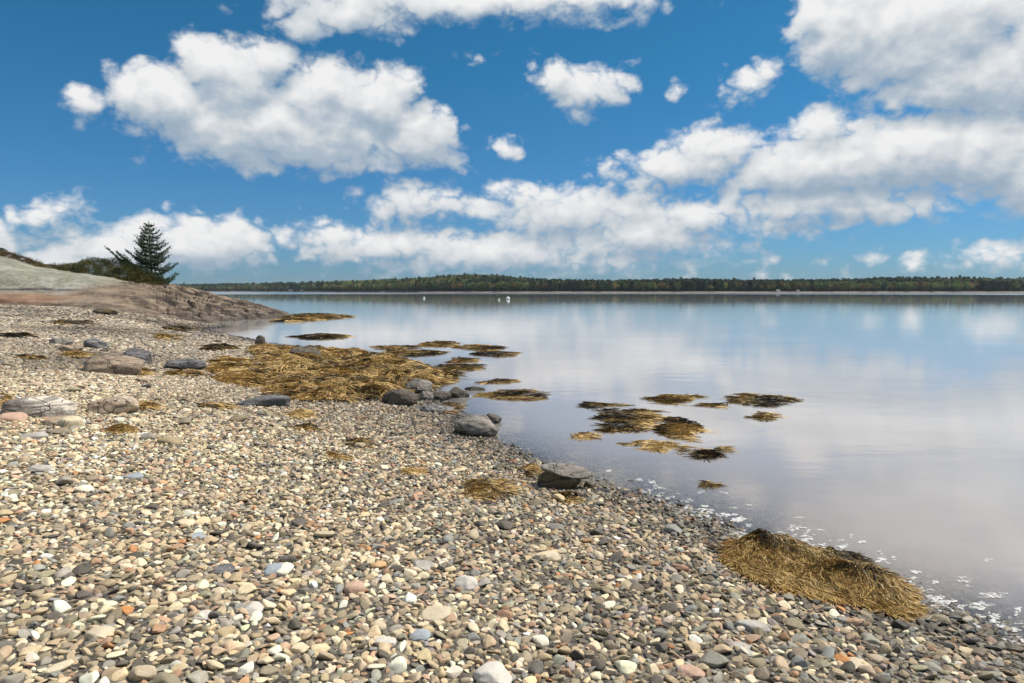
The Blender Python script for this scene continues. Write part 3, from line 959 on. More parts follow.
# the stones that show largest become objects of their own
uu, vv = to_px(px, py, pz)
vis = (uu > 4) & (uu < 1020) & (vv > 320) & (vv < 679) & (pl != 1) & (pz > 0.0)
appar = np.where(vis, pa / np.sqrt(px ** 2 + py ** 2 + 2.5), 0)
order = np.argsort(-appar)[:270]
KINDS_ = [('tan', (.50, .42, .30)), ('cream', (.62, .55, .43)), ('grey', (.29, .285, .27)), ('dark', (.13, .125, .115)), ('blue grey', (.25, .28, .30)),
          ('rusty', (.46, .27, .15)), ('white', (.74, .70, .64))]
kc = np.array([c for _, c in KINDS_])
cobble_meshes = []
LABN = {}
for me in pebble_meshes:
    c_ = me.copy()
    c_.name = 'cobble'
    c_.materials.clear()
    c_.materials.append(M_COBBLE)
    cobble_meshes.append(c_)
for i in order:
    dcol = cols[i, :3] / max(1e-3, (1 - 0.5 * cols[i, 3]))
    kk = int(np.argmin((((dcol[None] - kc) ** 2) * [1.0, 1.0, 1.6]).sum(1)))
    o = bpy.data.objects.new('cobble', cobble_meshes[idx[i]])
    COL.objects.link(o)
    o.location = (px[i], py[i], pz[i] + pa[i] * .08)
    o.rotation_euler = rot[i]
    o.scale = scl[i]
    o.color = (*[float(v) for v in cols[i, :3]], float(cols[i, 3]))
    nm = KINDS_[kk][0]
    fl_ = scl[i, 2] / pa[i]
    shp = 'flat' if fl_ < .38 else ('rounded' if fl_ > .5 else 'oval')
    U_, V_ = uu[i], vv[i]
    MARKS = [(815, 585, 'the big two humped weed clump'), (560, 476, 'the capped boulder'), (478, 424, 'the big domed boulder'), (400, 398, 'the mat corner boulders'), (488, 490, 'the lone ochre weed tuft'),
             (437, 613, 'the angular cream stone'), (493, 672, 'the large pale stone at the bottom edge'), (276, 568, 'the flat blue grey stone'), (466, 581, 'the pale stone on edge'), (99, 632, 'the rounded cream stone at lower left'),
             (252, 607, 'the rounded pinkish white stone'), (752, 625, 'the dark flat sided stone'), (856, 663, 'the cream stone at lower right'), (691, 670, 'the rose coloured stone'), (41, 405, 'the quartz streaked boulder'),
             (111, 404, 'the pinkish tan boulder'), (263, 401, 'the thin dark slab'), (40, 468, 'the grey oval stone at left'), (178, 664, 'the bright white stone'), (354, 586, 'the rust tinged stone'), (132, 475, 'the bluish slab stone'),
             (549, 555, 'the tan stone in the middle'), (195, 535, 'the small blue stone'), (384, 640, 'the pale oval stone'), (913, 646, 'the grey stone by the weed clump')]
    mu, mv, mn = min(MARKS, key=lambda q: (q[0] - U_) ** 2 + ((q[1] - V_) * 1.6) ** 2)
    rel = 'left of' if U_ < mu - 25 else ('right of' if U_ > mu + 25 else ('below' if V_ > mv else 'above'))
    lab = '%s %s cobble %s %s' % (shp, nm, rel, mn)
    LABN[lab] = LABN.get(lab, []) + [o]
    tag(o, lab, 'cobble', 'cobbles among the pebbles')
for lab, os_ in LABN.items():
    if len(os_) == 1:
        continue
    os_.sort(key=lambda o: -o.scale[0])
    if len(os_) == 2:
        os_[0]['label'] = 'larger ' + lab
        os_[1]['label'] = 'smaller ' + lab
    else:
        os_.sort(key=lambda o: o.location[1])
        if len(os_) == 3:
            for o, w_ in zip(os_, ('nearest', 'middle', 'farthest')):
                o['label'] = lab + ', ' + w_ + ' of three'
        else:
            wd_ = ['nearest', 'second nearest', 'third nearest', 'fourth nearest', 'fifth nearest', 'sixth nearest', 'seventh nearest', 'eighth nearest']
            for k_, o in enumerate(os_):
                o['label'] = lab + ', ' + (wd_[k_] if k_ < 8 else 'far')
keep = np.ones(npb, bool)
keep[order] = False


def gn_instancer(name, coll):
    ng = bpy.data.node_groups.new(name, 'GeometryNodeTree')
    ng.interface.new_socket('Geometry', in_out='INPUT', socket_type='NodeSocketGeometry')
    ng.interface.new_socket('Geometry', in_out='OUTPUT', socket_type='NodeSocketGeometry')
    t = NT(ng)
    a = t.n('NodeGroupInput')
    b = t.n('NodeGroupOutput')
    ci = t.n('GeometryNodeCollectionInfo')
    ci.inputs['Collection'].default_value = coll
    ci.inputs['Separate Children'].default_value = True
    ci.inputs['Reset Children'].default_value = True
    iop = t.n('GeometryNodeInstanceOnPoints')

    def na(nm, typ):
        nd_ = t.n('GeometryNodeInputNamedAttribute', data_type=typ)
        nd_.inputs['Name'].default_value = nm
        return [o_ for o_ in nd_.outputs if o_.enabled and o_.name == 'Attribute'][0]
    t.put(iop.inputs['Points'], a.outputs[0])
    t.put(iop.inputs['Instance'], ci.outputs[0])
    iop.inputs['Pick Instance'].default_value = True
    t.put(iop.inputs['Instance Index'], na('idx', 'INT'))
    t.put(iop.inputs['Rotation'], na('rot', 'FLOAT_VECTOR'))
    t.put(iop.inputs['Scale'], na('scl', 'FLOAT_VECTOR'))
    t.put(b.inputs[0], iop.outputs[0])
    return ng


def point_object(name, P_, attrs, coll):
    me = bpy.data.meshes.new(name)
    me.vertices.add(len(P_))
    me.vertices.foreach_set('co', np.asarray(P_, np.float32).ravel())
    for nm, (typ, arr) in attrs.items():
        at = me.attributes.new(nm, typ, 'POINT')
        at.data.foreach_set({'INT': 'value', 'FLOAT_VECTOR': 'vector', 'FLOAT_COLOR': 'color'}[typ], np.asarray(arr).ravel())
    o = link(name, me)
    md = o.modifiers.new('scatter', 'NODES')
    md.node_group = gn_instancer(name + '_scatter', coll)
    return o


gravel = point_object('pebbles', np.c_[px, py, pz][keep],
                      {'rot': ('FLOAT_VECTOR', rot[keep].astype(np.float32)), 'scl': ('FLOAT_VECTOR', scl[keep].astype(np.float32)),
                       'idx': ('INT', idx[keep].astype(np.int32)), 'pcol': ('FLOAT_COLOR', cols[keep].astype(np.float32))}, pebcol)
tag(gravel, 'mixed tan, grey and rusty beach pebbles covering the shore', kind='stuff')


# ------------------------------------------------------------------ rockweed
def poly_mask(poly, x, y):
    ins = np.zeros(len(x), bool)
    dmin = np.full(len(x), 1e9)
    k = len(poly)
    for i in range(k):
        ax, ay = poly[i]
        bx, by = poly[(i + 1) % k]
        c = ((ay > y) != (by > y)) & (x < (bx - ax) * (y - ay) / (by - ay + 1e-12) + ax)
        ins ^= c
        t_ = np.clip(((x - ax) * (bx - ax) + (y - ay) * (by - ay)) / ((bx - ax) ** 2 + (by - ay) ** 2 + 1e-12), 0, 1)
        dmin = np.minimum(dmin, np.hypot(x - ax - t_ * (bx - ax), y - ay - t_ * (by - ay)))
    return ins, dmin


WEED_PAL = np.array([(.33, .20, .045), (.24, .145, .035), (.15, .10, .03), (.085, .06, .022), (.40, .27, .08), (.17, .13, .04), (.26, .11, .03)])


def ribbons(P0_, ang, L, wdt, height_fn, segs=6, curl=0.5, seed=0, roll=.9, lift=.0, flow=None, zj=.01):
    """flat straps that follow the surface height_fn; returns V, F"""
    r = np.random.default_rng(seed)
    N = len(P0_)
    x, y = P0_[:, 0].copy(), P0_[:, 1].copy()
    a = ang.copy()
    turn = r.normal(0, curl, N)
    zoff = r.uniform(0, zj, N)
    roll_ = r.normal(0, roll, N)
    VV = []
    wav = r.uniform(0, 6.28, N)
    for k in range(segs + 1):
        f = k / segs
        z = height_fn(x, y) + zoff + lift * math.sin(f * math.pi) + .002
        ww = wdt * (0.35 + 1.0 * math.sin(math.pi * min(1, f * .8 + .15)))
        sx, sy = -np.sin(a), np.cos(a)
        c, s_ = np.cos(roll_), np.abs(np.sin(roll_))
        dx, dy, dz = sx * c * ww / 2, sy * c * ww / 2, s_ * ww / 2
        VV.append(np.stack([x - dx, y - dy, z - dz * .2], -1))
        VV.append(np.stack([x + dx, y + dy, z + dz * 1.8], -1))
        if flow is not None:
            fa = flow(x, y)
            a = a + np.sin(fa - a) * 0.35
        a = a + (turn + np.sin(wav + f * 9) * curl) / segs * 1.5
        x = x + np.cos(a) * L / segs
        y = y + np.sin(a) * L / segs
    V = np.stack(VV, 1)                     # N, 2(segs+1), 3
    base = (np.arange(N) * 2 * (segs + 1))[:, None, None]
    k = np.arange(segs)
    q = np.stack([2 * k, 2 * k + 1, 2 * k + 3, 2 * k + 2], -1)[None]
    F = (base + q).reshape(-1, 4)
    return V.reshape(-1, 3), F


def weed(name, px_poly, label, n, L, wd, h, cat='seaweed', seed=0, water_=False, tone=0.5, lump=1.4, edge=.25, ragged=.3, flow=None, curl=.7, under=True, xstretch=1.0, group=None, hfun=None, segs=6, palfn=None):
    r = np.random.default_rng(seed + 500)
    if water_:
        poly = np.array([P0(u, v)[:2] for u, v in px_poly])
    else:
        poly = np.array([G(u, v)[:2] for u, v in px_poly])
    lo, hi = poly.min(0), poly.max(0)

    def surf(x, y):
        ins, d = poly_mask(poly, x, y)
        d = np.where(ins, d, -d)
        k = np.clip((d + edge * .35) / (edge * 1.35), 0, 1)
        k = k * k * (3 - 2 * k)
        lumps = fbm(x / lump * xstretch, y / lump, o=3, seed=seed + 3)
        lumps = np.clip((lumps - 0.28) * 2.1, 0.05, 1.2)
        g_ = np.maximum(ground(x, y), 0.0)
        hh = h * k * lumps
        if hfun is not None:
            hh = hfun(x, y, k, lumps)
        return g_ + hh
    m = int(n * 4)
    P_ = np.stack([r.uniform(lo[0], hi[0], m), r.uniform(lo[1], hi[1], m)], -1)
    ins, d = poly_mask(poly, P_[:, 0], P_[:, 1])
    rag = (fbm(P_[:, 0] * 3 / lump * xstretch, P_[:, 1] * 6 / lump, o=3, seed=seed + 9) - .5) * 2 * ragged
    k = ins & (d / max(edge, 1e-3) > rag)
    if k.sum() < n * 0.3:
        m *= 5
        P_ = np.stack([r.uniform(lo[0], hi[0], m), r.uniform(lo[1], hi[1], m)], -1)
        ins, d = poly_mask(poly, P_[:, 0], P_[:, 1])
        rag = (fbm(P_[:, 0] * 3 / lump * xstretch, P_[:, 1] * 6 / lump, o=3, seed=seed + 9) - .5) * 2 * ragged
        k = ins & (d / max(edge, 1e-3) > rag)
    P_ = P_[k][:n]
    N = len(P_)
    if N == 0:
        print('EMPTY WEED', label)
        return
    c0 = poly.mean(0)
    if flow is None:
        base_a = fbm(P_[:, 0] / lump, P_[:, 1] / lump, o=2, seed=seed + 40) * 12.6
        ang = base_a + r.normal(0, .5, N)
        fl = None
    else:
        fl = flow
        ang = flow(P_[:, 0], P_[:, 1]) + r.normal(0, .6, N)
    V, F = ribbons(P_, ang, L * r.uniform(.6, 1.3, N), wd * r.uniform(.7, 1.3, N), surf, segs=segs, curl=curl, seed=seed, flow=fl, zj=min(h * .35, .03))
    per = 2 * (segs + 1)
    tn = fbm(P_[:, 0] / lump * 1.3, P_[:, 1] / lump * 1.3, o=3, seed=seed + 60)
    if palfn is None:
        pr = np.clip((tn - .5) * 2.6 + tone + r.normal(0, .26, N), 0, 1)      # 1 = bright ochre
    else:
        pr = np.clip(palfn(P_[:, 0], P_[:, 1]) + r.normal(0, .22, N), 0, 1)
    order_ = np.array([(.036, .026, .014), (.12, .08, .026), (.24, .155, .044), (.37, .235, .07), (.56, .38, .14)])
    c = np.stack([np.interp(pr, np.linspace(0, 1, 5), order_[:, q_]) for q_ in range(3)], -1)
    red = r.random(N) < 0.05
    c[red] = np.array((.20, .07, .03))
    c = np.repeat(c[:, None, :], per, 1)
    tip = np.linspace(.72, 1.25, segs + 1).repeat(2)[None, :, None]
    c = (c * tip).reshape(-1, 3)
    Vs, Fs, Cs = [V], [F], [c]
    if under:
        nx = int(np.clip((hi[0] - lo[0]) / (lump * .06), 12, 160))
        ny = int(np.clip((hi[1] - lo[1]) / (lump * .06), 12, 160))
        gx, gy = np.meshgrid(np.linspace(lo[0], hi[0], nx), np.linspace(lo[1], hi[1], ny), indexing='ij')
        gz_ = surf(gx.ravel(), gy.ravel())
        ins, d = poly_mask(poly, gx.ravel(), gy.ravel())
        dd_ = np.where(ins, d, -d)
        gb = np.maximum(ground(gx.ravel(), gy.ravel()), 0)
        rag = (fbm(gx.ravel() * 3 / lump * xstretch, gy.ravel() * 6 / lump, o=3, seed=seed + 9) - .5) * 2 * ragged
        gz_ = np.where(dd_ / max(edge, 1e-3) > rag + .12, gz_ - .006 - h * .08, gb - 0.06)
        gv = np.stack([gx.ravel(), gy.ravel(), gz_], -1)
        Fs.append(grid_faces(nx, ny) + len(V))
        Vs.append(gv)
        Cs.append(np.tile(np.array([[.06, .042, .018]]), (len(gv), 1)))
    V, F, c = np.concatenate(Vs), np.concatenate(Fs), np.concatenate(Cs)
    org = np.array([c0[0], c0[1], max(float(ground(c0[0], c0[1])), 0)])
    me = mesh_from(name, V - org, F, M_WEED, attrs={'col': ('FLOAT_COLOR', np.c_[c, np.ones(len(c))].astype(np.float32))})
    o = link(name, me, None, tuple(org))
    tag(o, label, cat, group)
    return o


def ell(u0, v0, u1, v1, k=14, wob=.25, seed=0):
    r = random.Random(seed)
    cu, cv, ru, rv = (u0 + u1) / 2, (v0 + v1) / 2, (u1 - u0) / 2, (v1 - v0) / 2
    return [(cu + ru * math.cos(a) * (1 - wob * r.random()), cv + rv * math.sin(a) * (1 - wob * r.random())) for a in [2 * math.pi * i / k for i in range(k)]]


# main mat at the point
weed('seaweed_mat', [(250, 360), (275, 348), (305, 351), (350, 352), (400, 358), (436, 370), (455, 380), (440, 386), (415, 396), (385, 403), (345, 404), (305, 403), (268, 396), (262, 380)],
     'wide golden brown rockweed mat covering the shore beside the boulders', 34000, .22, .012, .19, seed=1, tone=.78, lump=.6, edge=.7, ragged=1.6)
weed('seaweed_mat', [(205, 366), (225, 358), (262, 362), (270, 385), (250, 388), (215, 380)],
     'thinner ochre rockweed mat with stones showing, left of the wide mat', 5200, .22, .014, .09, seed=2, tone=.72, lump=.9, edge=.5, ragged=1.3, under=False)
weed('seaweed_mat', [(248, 352), (262, 344), (284, 347), (290, 358), (262, 362)],
     'small yellowish rockweed mat at the water behind the wide mat', 2600, .3, .018, .12, seed=3, tone=.7, lump=.9, edge=.5, ragged=.7)
# weed on the tip of the ledge
weed('seaweed_mat', [(282, 320.5), (294, 315), (335, 315), (347, 317), (332, 319.3), (300, 321), (284, 322.5)],
     'orange brown rockweed skirt around the tip of the granite ledge', 2500, .9, .06, .14, seed=4, water_=True, tone=.62, lump=2, edge=.8, ragged=.6)
land = [
    ((382, 391, 400, 402), 'reddish rockweed tuft under the rounded brown boulder', 500, .45),
    ((437, 404, 458, 416), 'rockweed tuft draped at the left foot of the big domed boulder', 500, .6),
    ((462, 478, 516, 502), 'ochre rockweed tuft lying alone on the pebbles left of the capped boulder', 900, .62),
    ((522, 466, 542, 480), 'yellow rockweed tuft at the left side of the capped boulder', 500, .8),
    ((556, 492, 582, 504), 'small dark ochre tuft on the pebbles below the capped boulder', 380, .5),
    ((286, 411, 312, 420), 'faint yellow weed scrap on the shingle below the mat', 200, .8),
    ((298, 424, 320, 432), 'small orange weed scrap in the middle of the shingle', 200, .7),
    ((345, 440, 372, 448), 'thin brown weed scrap left of the domed boulder', 160, .6),
    ((326, 452, 352, 461), 'thin ochre weed scrap on pebbles nearest the camera in the middle', 160, .7),
    ((0, 393, 8, 412), 'yellow weed tuft touching the left end of the quartz boulder', 260, .85),
    ((128, 402, 162, 413), 'yellow weed tuft right of the pinkish tan boulder', 300, .85),
    ((136, 368, 152, 377), 'brown weed tuft at the right end of the long brown boulder', 260, .5),
    ((66, 352, 92, 360), 'yellow weed scrap behind and left of the long brown boulder', 220, .85),
    ((166, 371, 205, 378), 'thin yellow weed strip along the bluish slab', 260, .85),
    ((150, 334, 182, 341), 'yellow green weed strip high on the far shingle', 300, .7),
    ((158, 326, 200, 333), 'dark weed strip on the far shingle near the inlet', 400, .2),
    ((430, 372, 462, 386), 'dark rockweed clump in the water next to the grey boulders', 900, .35),
    ((196, 404, 232, 410), 'dark brown weed strip on the shingle left of the thin dark slab', 240, .25),
    ((20, 356, 48, 361), 'dark weed strip on the far shingle at the left edge', 240, .2),
    ((104, 428, 140, 434), 'thin ochre weed strip below the left boulders', 220, .6),
    ((200, 346, 238, 352), 'rust brown weed strip between the far strip and the mats', 300, .35),
    ((0, 334, 36, 339), 'dark weed line at the far left of the shingle', 260, .15),
    ((48, 322, 100, 326), 'dark weed line on the shingle close under the granite ledge', 300, .15),
    ((400, 470, 424, 477), 'small orange weed scrap left of the lone ochre tuft', 150, .7),
]
k = 10
for bx, lab, n_, tone in land:
    k += 1
    if not n_:
        continue
    Yc = G((bx[0] + bx[2]) / 2, bx[3])[1]
    wd = max(.007, .0011 * Yc)
    weed('seaweed_tuft', ell(*bx, seed=k), lab, n_, max(.13, .02 * Yc), wd, .035 + .003 * Yc, seed=k, tone=tone, lump=.3 + .02 * Yc, edge=.08 + .01 * Yc, ragged=.8, under=tone < .63, curl=.9)

fl = [
    ((298, 334, 347, 340), 'thin floating weed strip nearest the tip of the ledge', .3),
    ((375, 346, 415, 351), 'thin floating weed streak, leftmost of the group beyond the mat', .3),
    ((375, 350, 448, 357), 'long floating weed raft beyond the mat with brown tips', .4),
    ((421, 342, 455, 347), 'floating weed raft farthest out beyond the mat', .3),
    ((456, 345, 497, 351), 'dark floating weed raft just right of the farthest one', .3),
    ((470, 351, 518, 357), 'thin floating weed streak at the right of the group beyond the mat', .2),
    ((448, 358, 472, 363), 'small faint floating weed patch beyond the wide mat', .3),
    ((434, 364, 484, 371), 'floating brown weed raft close behind the wide mat', .35),
    ((480, 379, 511, 384), 'dark floating weed streak behind the low weedy boulder', .25),
    ((474, 389, 549, 403), 'large floating weed raft with a pointed right end, left of the central group', .35),
    ((573, 403, 626, 409), 'thin floating weed raft at the top left of the central group', .3),
    ((582, 408, 668, 426), 'broad floating weed raft in the upper middle of the central group', .5),
    ((600, 420, 660, 434), 'floating weed raft in the left middle of the central group', .5),
    ((650, 414, 713, 442), 'largest and thickest floating weed raft at the right of the central group', .5),
    ((616, 441, 684, 452), 'long floating weed raft at the bottom of the central group', .6),
    ((678, 446, 736, 461), 'floating weed raft with a pointed right end at the bottom right', .4),
    ((565, 432, 594, 440), 'small broken floating weed patch left of the central group', .5),
    ((646, 393, 701, 405), 'compact floating weed raft above the central group', .45),
    ((716, 394, 797, 407), 'dark floating weed raft farthest right on the water', .25),
    ((706, 403, 730, 410), 'small brown weed patch under the farthest right raft', .55),
    ((752, 412, 778, 424), 'small loose weed bits drifting below the farthest right raft', .6),
    ((582, 456, 604, 461), 'dark weed bits drifting right of the capped boulder', .2),
    ((696, 483, 716, 490), 'pale ochre weed scrap drifting alone toward the camera', .8),
    ((608, 428, 618, 433), 'tiny weed scrap between rafts of the central group', .5),
]
k = 28
for bx, lab, tone in fl:
    k += 1
    a_, b_ = P0(bx[0], bx[3]), P0(bx[2], bx[1])
    Yc = a_[1]
    area = abs((b_[0] - a_[0]) * (b_[1] - a_[1]))
    sparse = 'bits' in lab or 'scrap' in lab or 'broken' in lab
    n_ = int(np.clip(area * (420 if not sparse else 150), 120, 3600))
    weed('floating_seaweed', ell(*bx, seed=k, k=18, wob=.45), lab, n_, max(.15, .022 * Yc), max(.009, .0013 * Yc), .010 + .0013 * Yc, seed=k, water_=True, tone=tone,
         lump=.35 + .035 * Yc, edge=.18 + .02 * Yc, ragged=1.5, under=False, xstretch=.45, curl=.8)

# the big clump of rockweed by the water, near right
ca, cb = G(790, 562), G(865, 590)
e1 = np.array([.85, -.52])


def clump_h(x, y, k, lumps):
    def hump(cx, cy, a, b, th, hh):
        c_, s_ = math.cos(th), math.sin(th)
        dx, dy = x - cx, y - cy
        p_, q_ = (dx * c_ + dy * s_) / a, (-dx * s_ + dy * c_) / b
        return hh * np.exp(-(p_ ** 2 + q_ ** 2))
    h_ = hump(ca[0] - .10, ca[1] + .06, .34, .24, R(-25), .145) + hump(cb[0] + .02, cb[1] + .02, .30, .20, R(-35), .125)
    bump = (fbm(x * 14, y * 14, o=3, seed=88) - .5) * .07 + (fbm(x * 5, y * 5, o=2, seed=89) - .5) * .07
    dent = hump(ca[0] + .27, ca[1] + .17, .13, .07, R(-20), .07)
    return np.maximum(h_ * (0.25 + .75 * k) + bump * k - dent, .004) + .004


def clump_flow(x, y):
    e = .02
    one = np.ones_like(x)
    h0 = clump_h(x, y, one * 0 + .02, one * 0)
    gx = (clump_h(x + e, y, one * 0 + .02, one * 0) - h0) / e * 4
    gy = (clump_h(x, y + e, one * 0 + .02, one * 0) - h0) / e * 4
    return np.arctan2(-gy - .12, -gx + .03)


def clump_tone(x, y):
    # darker tone along the water side and the saddle, brighter inland
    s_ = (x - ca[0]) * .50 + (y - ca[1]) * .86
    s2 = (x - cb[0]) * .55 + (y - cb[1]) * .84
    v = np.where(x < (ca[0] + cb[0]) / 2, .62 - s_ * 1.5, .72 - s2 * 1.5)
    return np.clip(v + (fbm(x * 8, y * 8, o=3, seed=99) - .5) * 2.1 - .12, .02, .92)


weed('seaweed_clump', [(722, 560), (738, 548), (765, 546), (795, 552), (825, 556), (850, 558), (862, 568), (885, 582), (904, 596), (908, 609), (893, 616), (868, 607), (838, 601), (805, 596), (772, 588), (742, 575)],
     'big two humped clump of stringy golden rockweed by the near water edge', 19000, .13, .0046, .16, seed=77, lump=.2, edge=.08, ragged=.9, hfun=clump_h, flow=clump_flow, segs=8,
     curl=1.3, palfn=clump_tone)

# ------------------------------------------------------------------ foam on the water
fv, ff = [], []
foam_spots = [(893, 583, 11, 5), (905, 591, 9, 3), (917, 603, 10, 6), (935, 582, 5, 2), (965, 580, 8, 2.4), (992, 594, 15, 3.5), (945, 603, 13, 4), (952, 608, 9, 3), (978, 606, 14, 4),
              (996, 616, 8, 3), (1018, 610, 5, 4), (967, 628, 8, 4), (975, 634, 7, 3), (1010, 640, 14, 4), (1000, 645, 10, 3), (930, 600, 5, 2), (700, 520, 12, 4), (712, 529, 9, 4), (690, 527, 8, 3),
              (722, 516, 7, 3), (708, 512, 9, 3), (735, 520, 5, 2), (680, 515, 7, 3), (735, 535, 12, 3), (760, 538, 8, 3), (800, 541, 8, 2.5), (810, 546, 5, 2), (780, 532, 4, 1.5), (660, 500, 6, 2), (668, 507, 7, 2.4),
              (640, 500, 4, 2), (598, 511, 4, 1.5), (470, 396, 3, 1), (278, 345, 6, 1.4), (845, 560, 6, 2), (870, 570, 8, 2), (1020, 655, 8, 3), (985, 560, 5, 1.5), (820, 530, 4, 1),
              (748, 505, 4, 1), (640, 480, 4, 1), (610, 470, 5, 1)]
rf = np.random.default_rng(3)
M_EDGE = [(640, 496), (700, 522), (745, 541), (800, 545), (850, 562), (900, 592), (930, 608), (960, 622), (1000, 640), (1024, 650)]
for i in range(230):
    f_ = rf.random() * (len(M_EDGE) - 1)
    a_, b_ = M_EDGE[int(f_)], M_EDGE[int(f_) + 1]
    q_ = f_ - int(f_)
    off_ = abs(rf.normal(0, 9)) + 1
    foam_spots.append((a_[0] + (b_[0] - a_[0]) * q_ + off_ * .6, a_[1] + (b_[1] - a_[1]) * q_ - off_, rf.uniform(1.5, 6.5), rf.uniform(.5, 1.9)))
for (u, v, ru, rv) in foam_spots:
    for rep in range(5):
        uu_, vv_ = u + rf.normal(0, ru * (.45 if rep else 0)), v + rf.normal(0, rv * (.6 if rep else 0))
        sc_ = rf.uniform(.25, .55) if rep else .72
        kk = 22
        c_ = P0(uu_, vv_, .004)
        ph = rf.uniform(0, 6.28, 4)
        o_ = len(fv)
        fv.append(c_ + [0, 0, .004])
        for i in range(kk):
            a = 2 * math.pi * i / kk
            rr_ = sc_ * (1 + .25 * math.sin(2 * a + ph[0]) + .18 * math.sin(3 * a + ph[1]) + .13 * math.sin(5 * a + ph[2]) + .1 * math.sin(8 * a + ph[3]))
            fv.append(P0(uu_ + ru * math.cos(a) * rr_, vv_ + rv * math.sin(a) * rr_, .003 + .0005 * rep))
        for i in range(kk):
            ff.append((o_, o_ + 1 + i, o_ + 1 + (i + 1) % kk))
fo = link('sea_foam', mesh_from('sea_foam', np.array(fv), np.array(ff), M_FOAM))
tag(fo, 'thin white foam drifting along the water edge', kind='stuff')


# ------------------------------------------------------------------ plants
def leaf_quads(P_, dirs, ln, wd, r):
    """small leaf faces at P_ along dirs"""
    N = len(P_)
    d = dirs / np.linalg.norm(dirs, axis=1, keepdims=True)
    sd_ = np.cross(d, r.normal(size=(N, 3)))
    sd_ /= np.linalg.norm(sd_, axis=1, keepdims=True)
    ln = np.broadcast_to(ln, (N,))[:, None]
    wd = np.broadcast_to(wd, (N,))[:, None]
    V = np.stack([P_ - sd_ * wd * .2, P_ + d * ln * .5 - sd_ * wd * .5, P_ + d * ln, P_ + d * ln * .5 + sd_ * wd * .5], 1)
    F = np.arange(N * 4).reshape(-1, 4)
    return V.reshape(-1, 3), F


def tube(path, radii, k=8):
    path = np.asarray(path, float)
    V = []
    for i, p_ in enumerate(path):
        d = path[min(i + 1, len(path) - 1)] - path[max(i - 1, 0)]
        d /= np.linalg.norm(d)
        a = np.cross(d, [1, 0, 0.01] if abs(d[0]) < .8 else [0, 1, 0])
        a /= np.linalg.norm(a)
        b = np.cross(d, a)
        for j in range(k):
            t_ = 2 * math.pi * j / k
            V.append(p_ + radii[i] * (a * math.cos(t_) + b * math.sin(t_)))
    F = []
    for i in range(len(path) - 1):
        for j in range(k):
            F.append((i * k + j, i * k + (j + 1) % k, (i + 1) * k + (j + 1) % k, (i + 1) * k + j))
    return np.array(V), np.array(F)


def colours(n, base, r, sd_=.25):
    b = np.array(base)[r.integers(0, len(base), n)]
    return b * r.normal(1, sd_, (n, 1)).clip(.4, 1.7)


# spruce on the ledge: asymmetric whorls, long low limb to the left
sp = PY(151.5, 281, 50.3)
r = np.random.default_rng(12)
Ht = 4.4
root = bpy.data.objects.new('spruce_tree', None)
COL.objects.link(root)
root.location = (sp[0], 50.3, ledge_z(sp[0], 50.3) - .1)
tag(root, 'lone dark green spruce with uneven whorls standing on the granite ledge', 'tree')
TV, TF = tube([(0, 0, -.2), (.02, 0, .8), (.0, .02, 1.8), (-.03, 0, 2.8), (-.05, 0, 3.7), (-.06, 0, Ht)], [.09, .075, .058, .04, .02, .006])
TVs, TFs = [TV], [TF]
LP, LD, LL, LW = [], [], [], []
zlev = 0.42
whorl = 0
while zlev < Ht - .12:
    f = zlev / Ht
    nb = 7 if f < .75 else 6
    for b_ in range(nb):
        a = b_ * 2 * math.pi / nb + r.uniform(-.4, .4) + whorl * .7
        Lb = (1.75 * (1 - f) ** .85 + .12) * r.uniform(.45, 1.22)
        ca_ = math.cos(a)
        if f < .3 and ca_ < -.4:
            Lb *= 1.5
        if f > .35 and f < .72 and ca_ < -.3:
            Lb *= r.uniform(.95, 1.35)
        if r.random() < .10 and f > .15:
            Lb *= .5
        up = .22 + .30 * f if ca_ < 0 else .0 + .40 * f
        if f < .3 and ca_ < -.4:
            up = .42
        m = 8
        path = []
        for i in range(m):
            t_ = i / (m - 1)
            path.append((math.cos(a) * Lb * t_ - .03 * f, math.sin(a) * Lb * t_, zlev + Lb * (up * t_ - .18 * math.sin(t_ * math.pi) + .05 * t_ * t_)))
        tv, tf = tube(path, np.linspace(.022 * (1 - f) + .008, .004, m), 5)
        TFs.append(tf + sum(len(v_) for v_ in TVs))
        TVs.append(tv)
        path = np.array(path)
        # side twigs carrying needles
        nt_ = max(7, int(Lb * 18))
        for j in range(nt_):
            t_ = .14 + .86 * (j + r.random()) / nt_
            i0 = min(int(t_ * (m - 1)), m - 2)
            p_ = path[i0] + (path[i0 + 1] - path[i0]) * (t_ * (m - 1) - i0)
            d = path[i0 + 1] - path[i0]
            d /= np.linalg.norm(d)
            side = np.cross(d, [0, 0, 1]) * (1 if j % 2 else -1)
            td = d * .75 + side * .8 + np.array([0, 0, r.uniform(-.15, .12)])
            td /= np.linalg.norm(td)
            tl = (.34 * Lb * (1 - t_ * .75) + .08) * r.uniform(.7, 1.2)
            q = max(5, int(tl * 42))
            for s_ in np.linspace(0, 1, q):
                LP.append(p_ + td * tl * s_ + r.normal(0, .012, 3))
                LD.append(td + r.normal(0, .55, 3))
                LL.append(r.uniform(.09, .17))
                LW.append(.05)
    whorl += 1
    zlev += .36 * (1 - .35 * f) * r.uniform(.85, 1.2)
for i in range(60):   # leader
    z_ = Ht - .5 * i / 60 + .06
    LP.append(np.array([-.06, 0, z_])); LD.append(r.normal(0, .6, 3) + [0, 0, .7]); LL.append(.09); LW.append(.025)
LV, LF = leaf_quads(np.array(LP), np.array(LD), np.array(LL), np.array(LW), r)
lc = colours(len(LP), [(.036, .072, .038), (.05, .095, .045), (.066, .11, .045), (.036, .06, .04)], r)
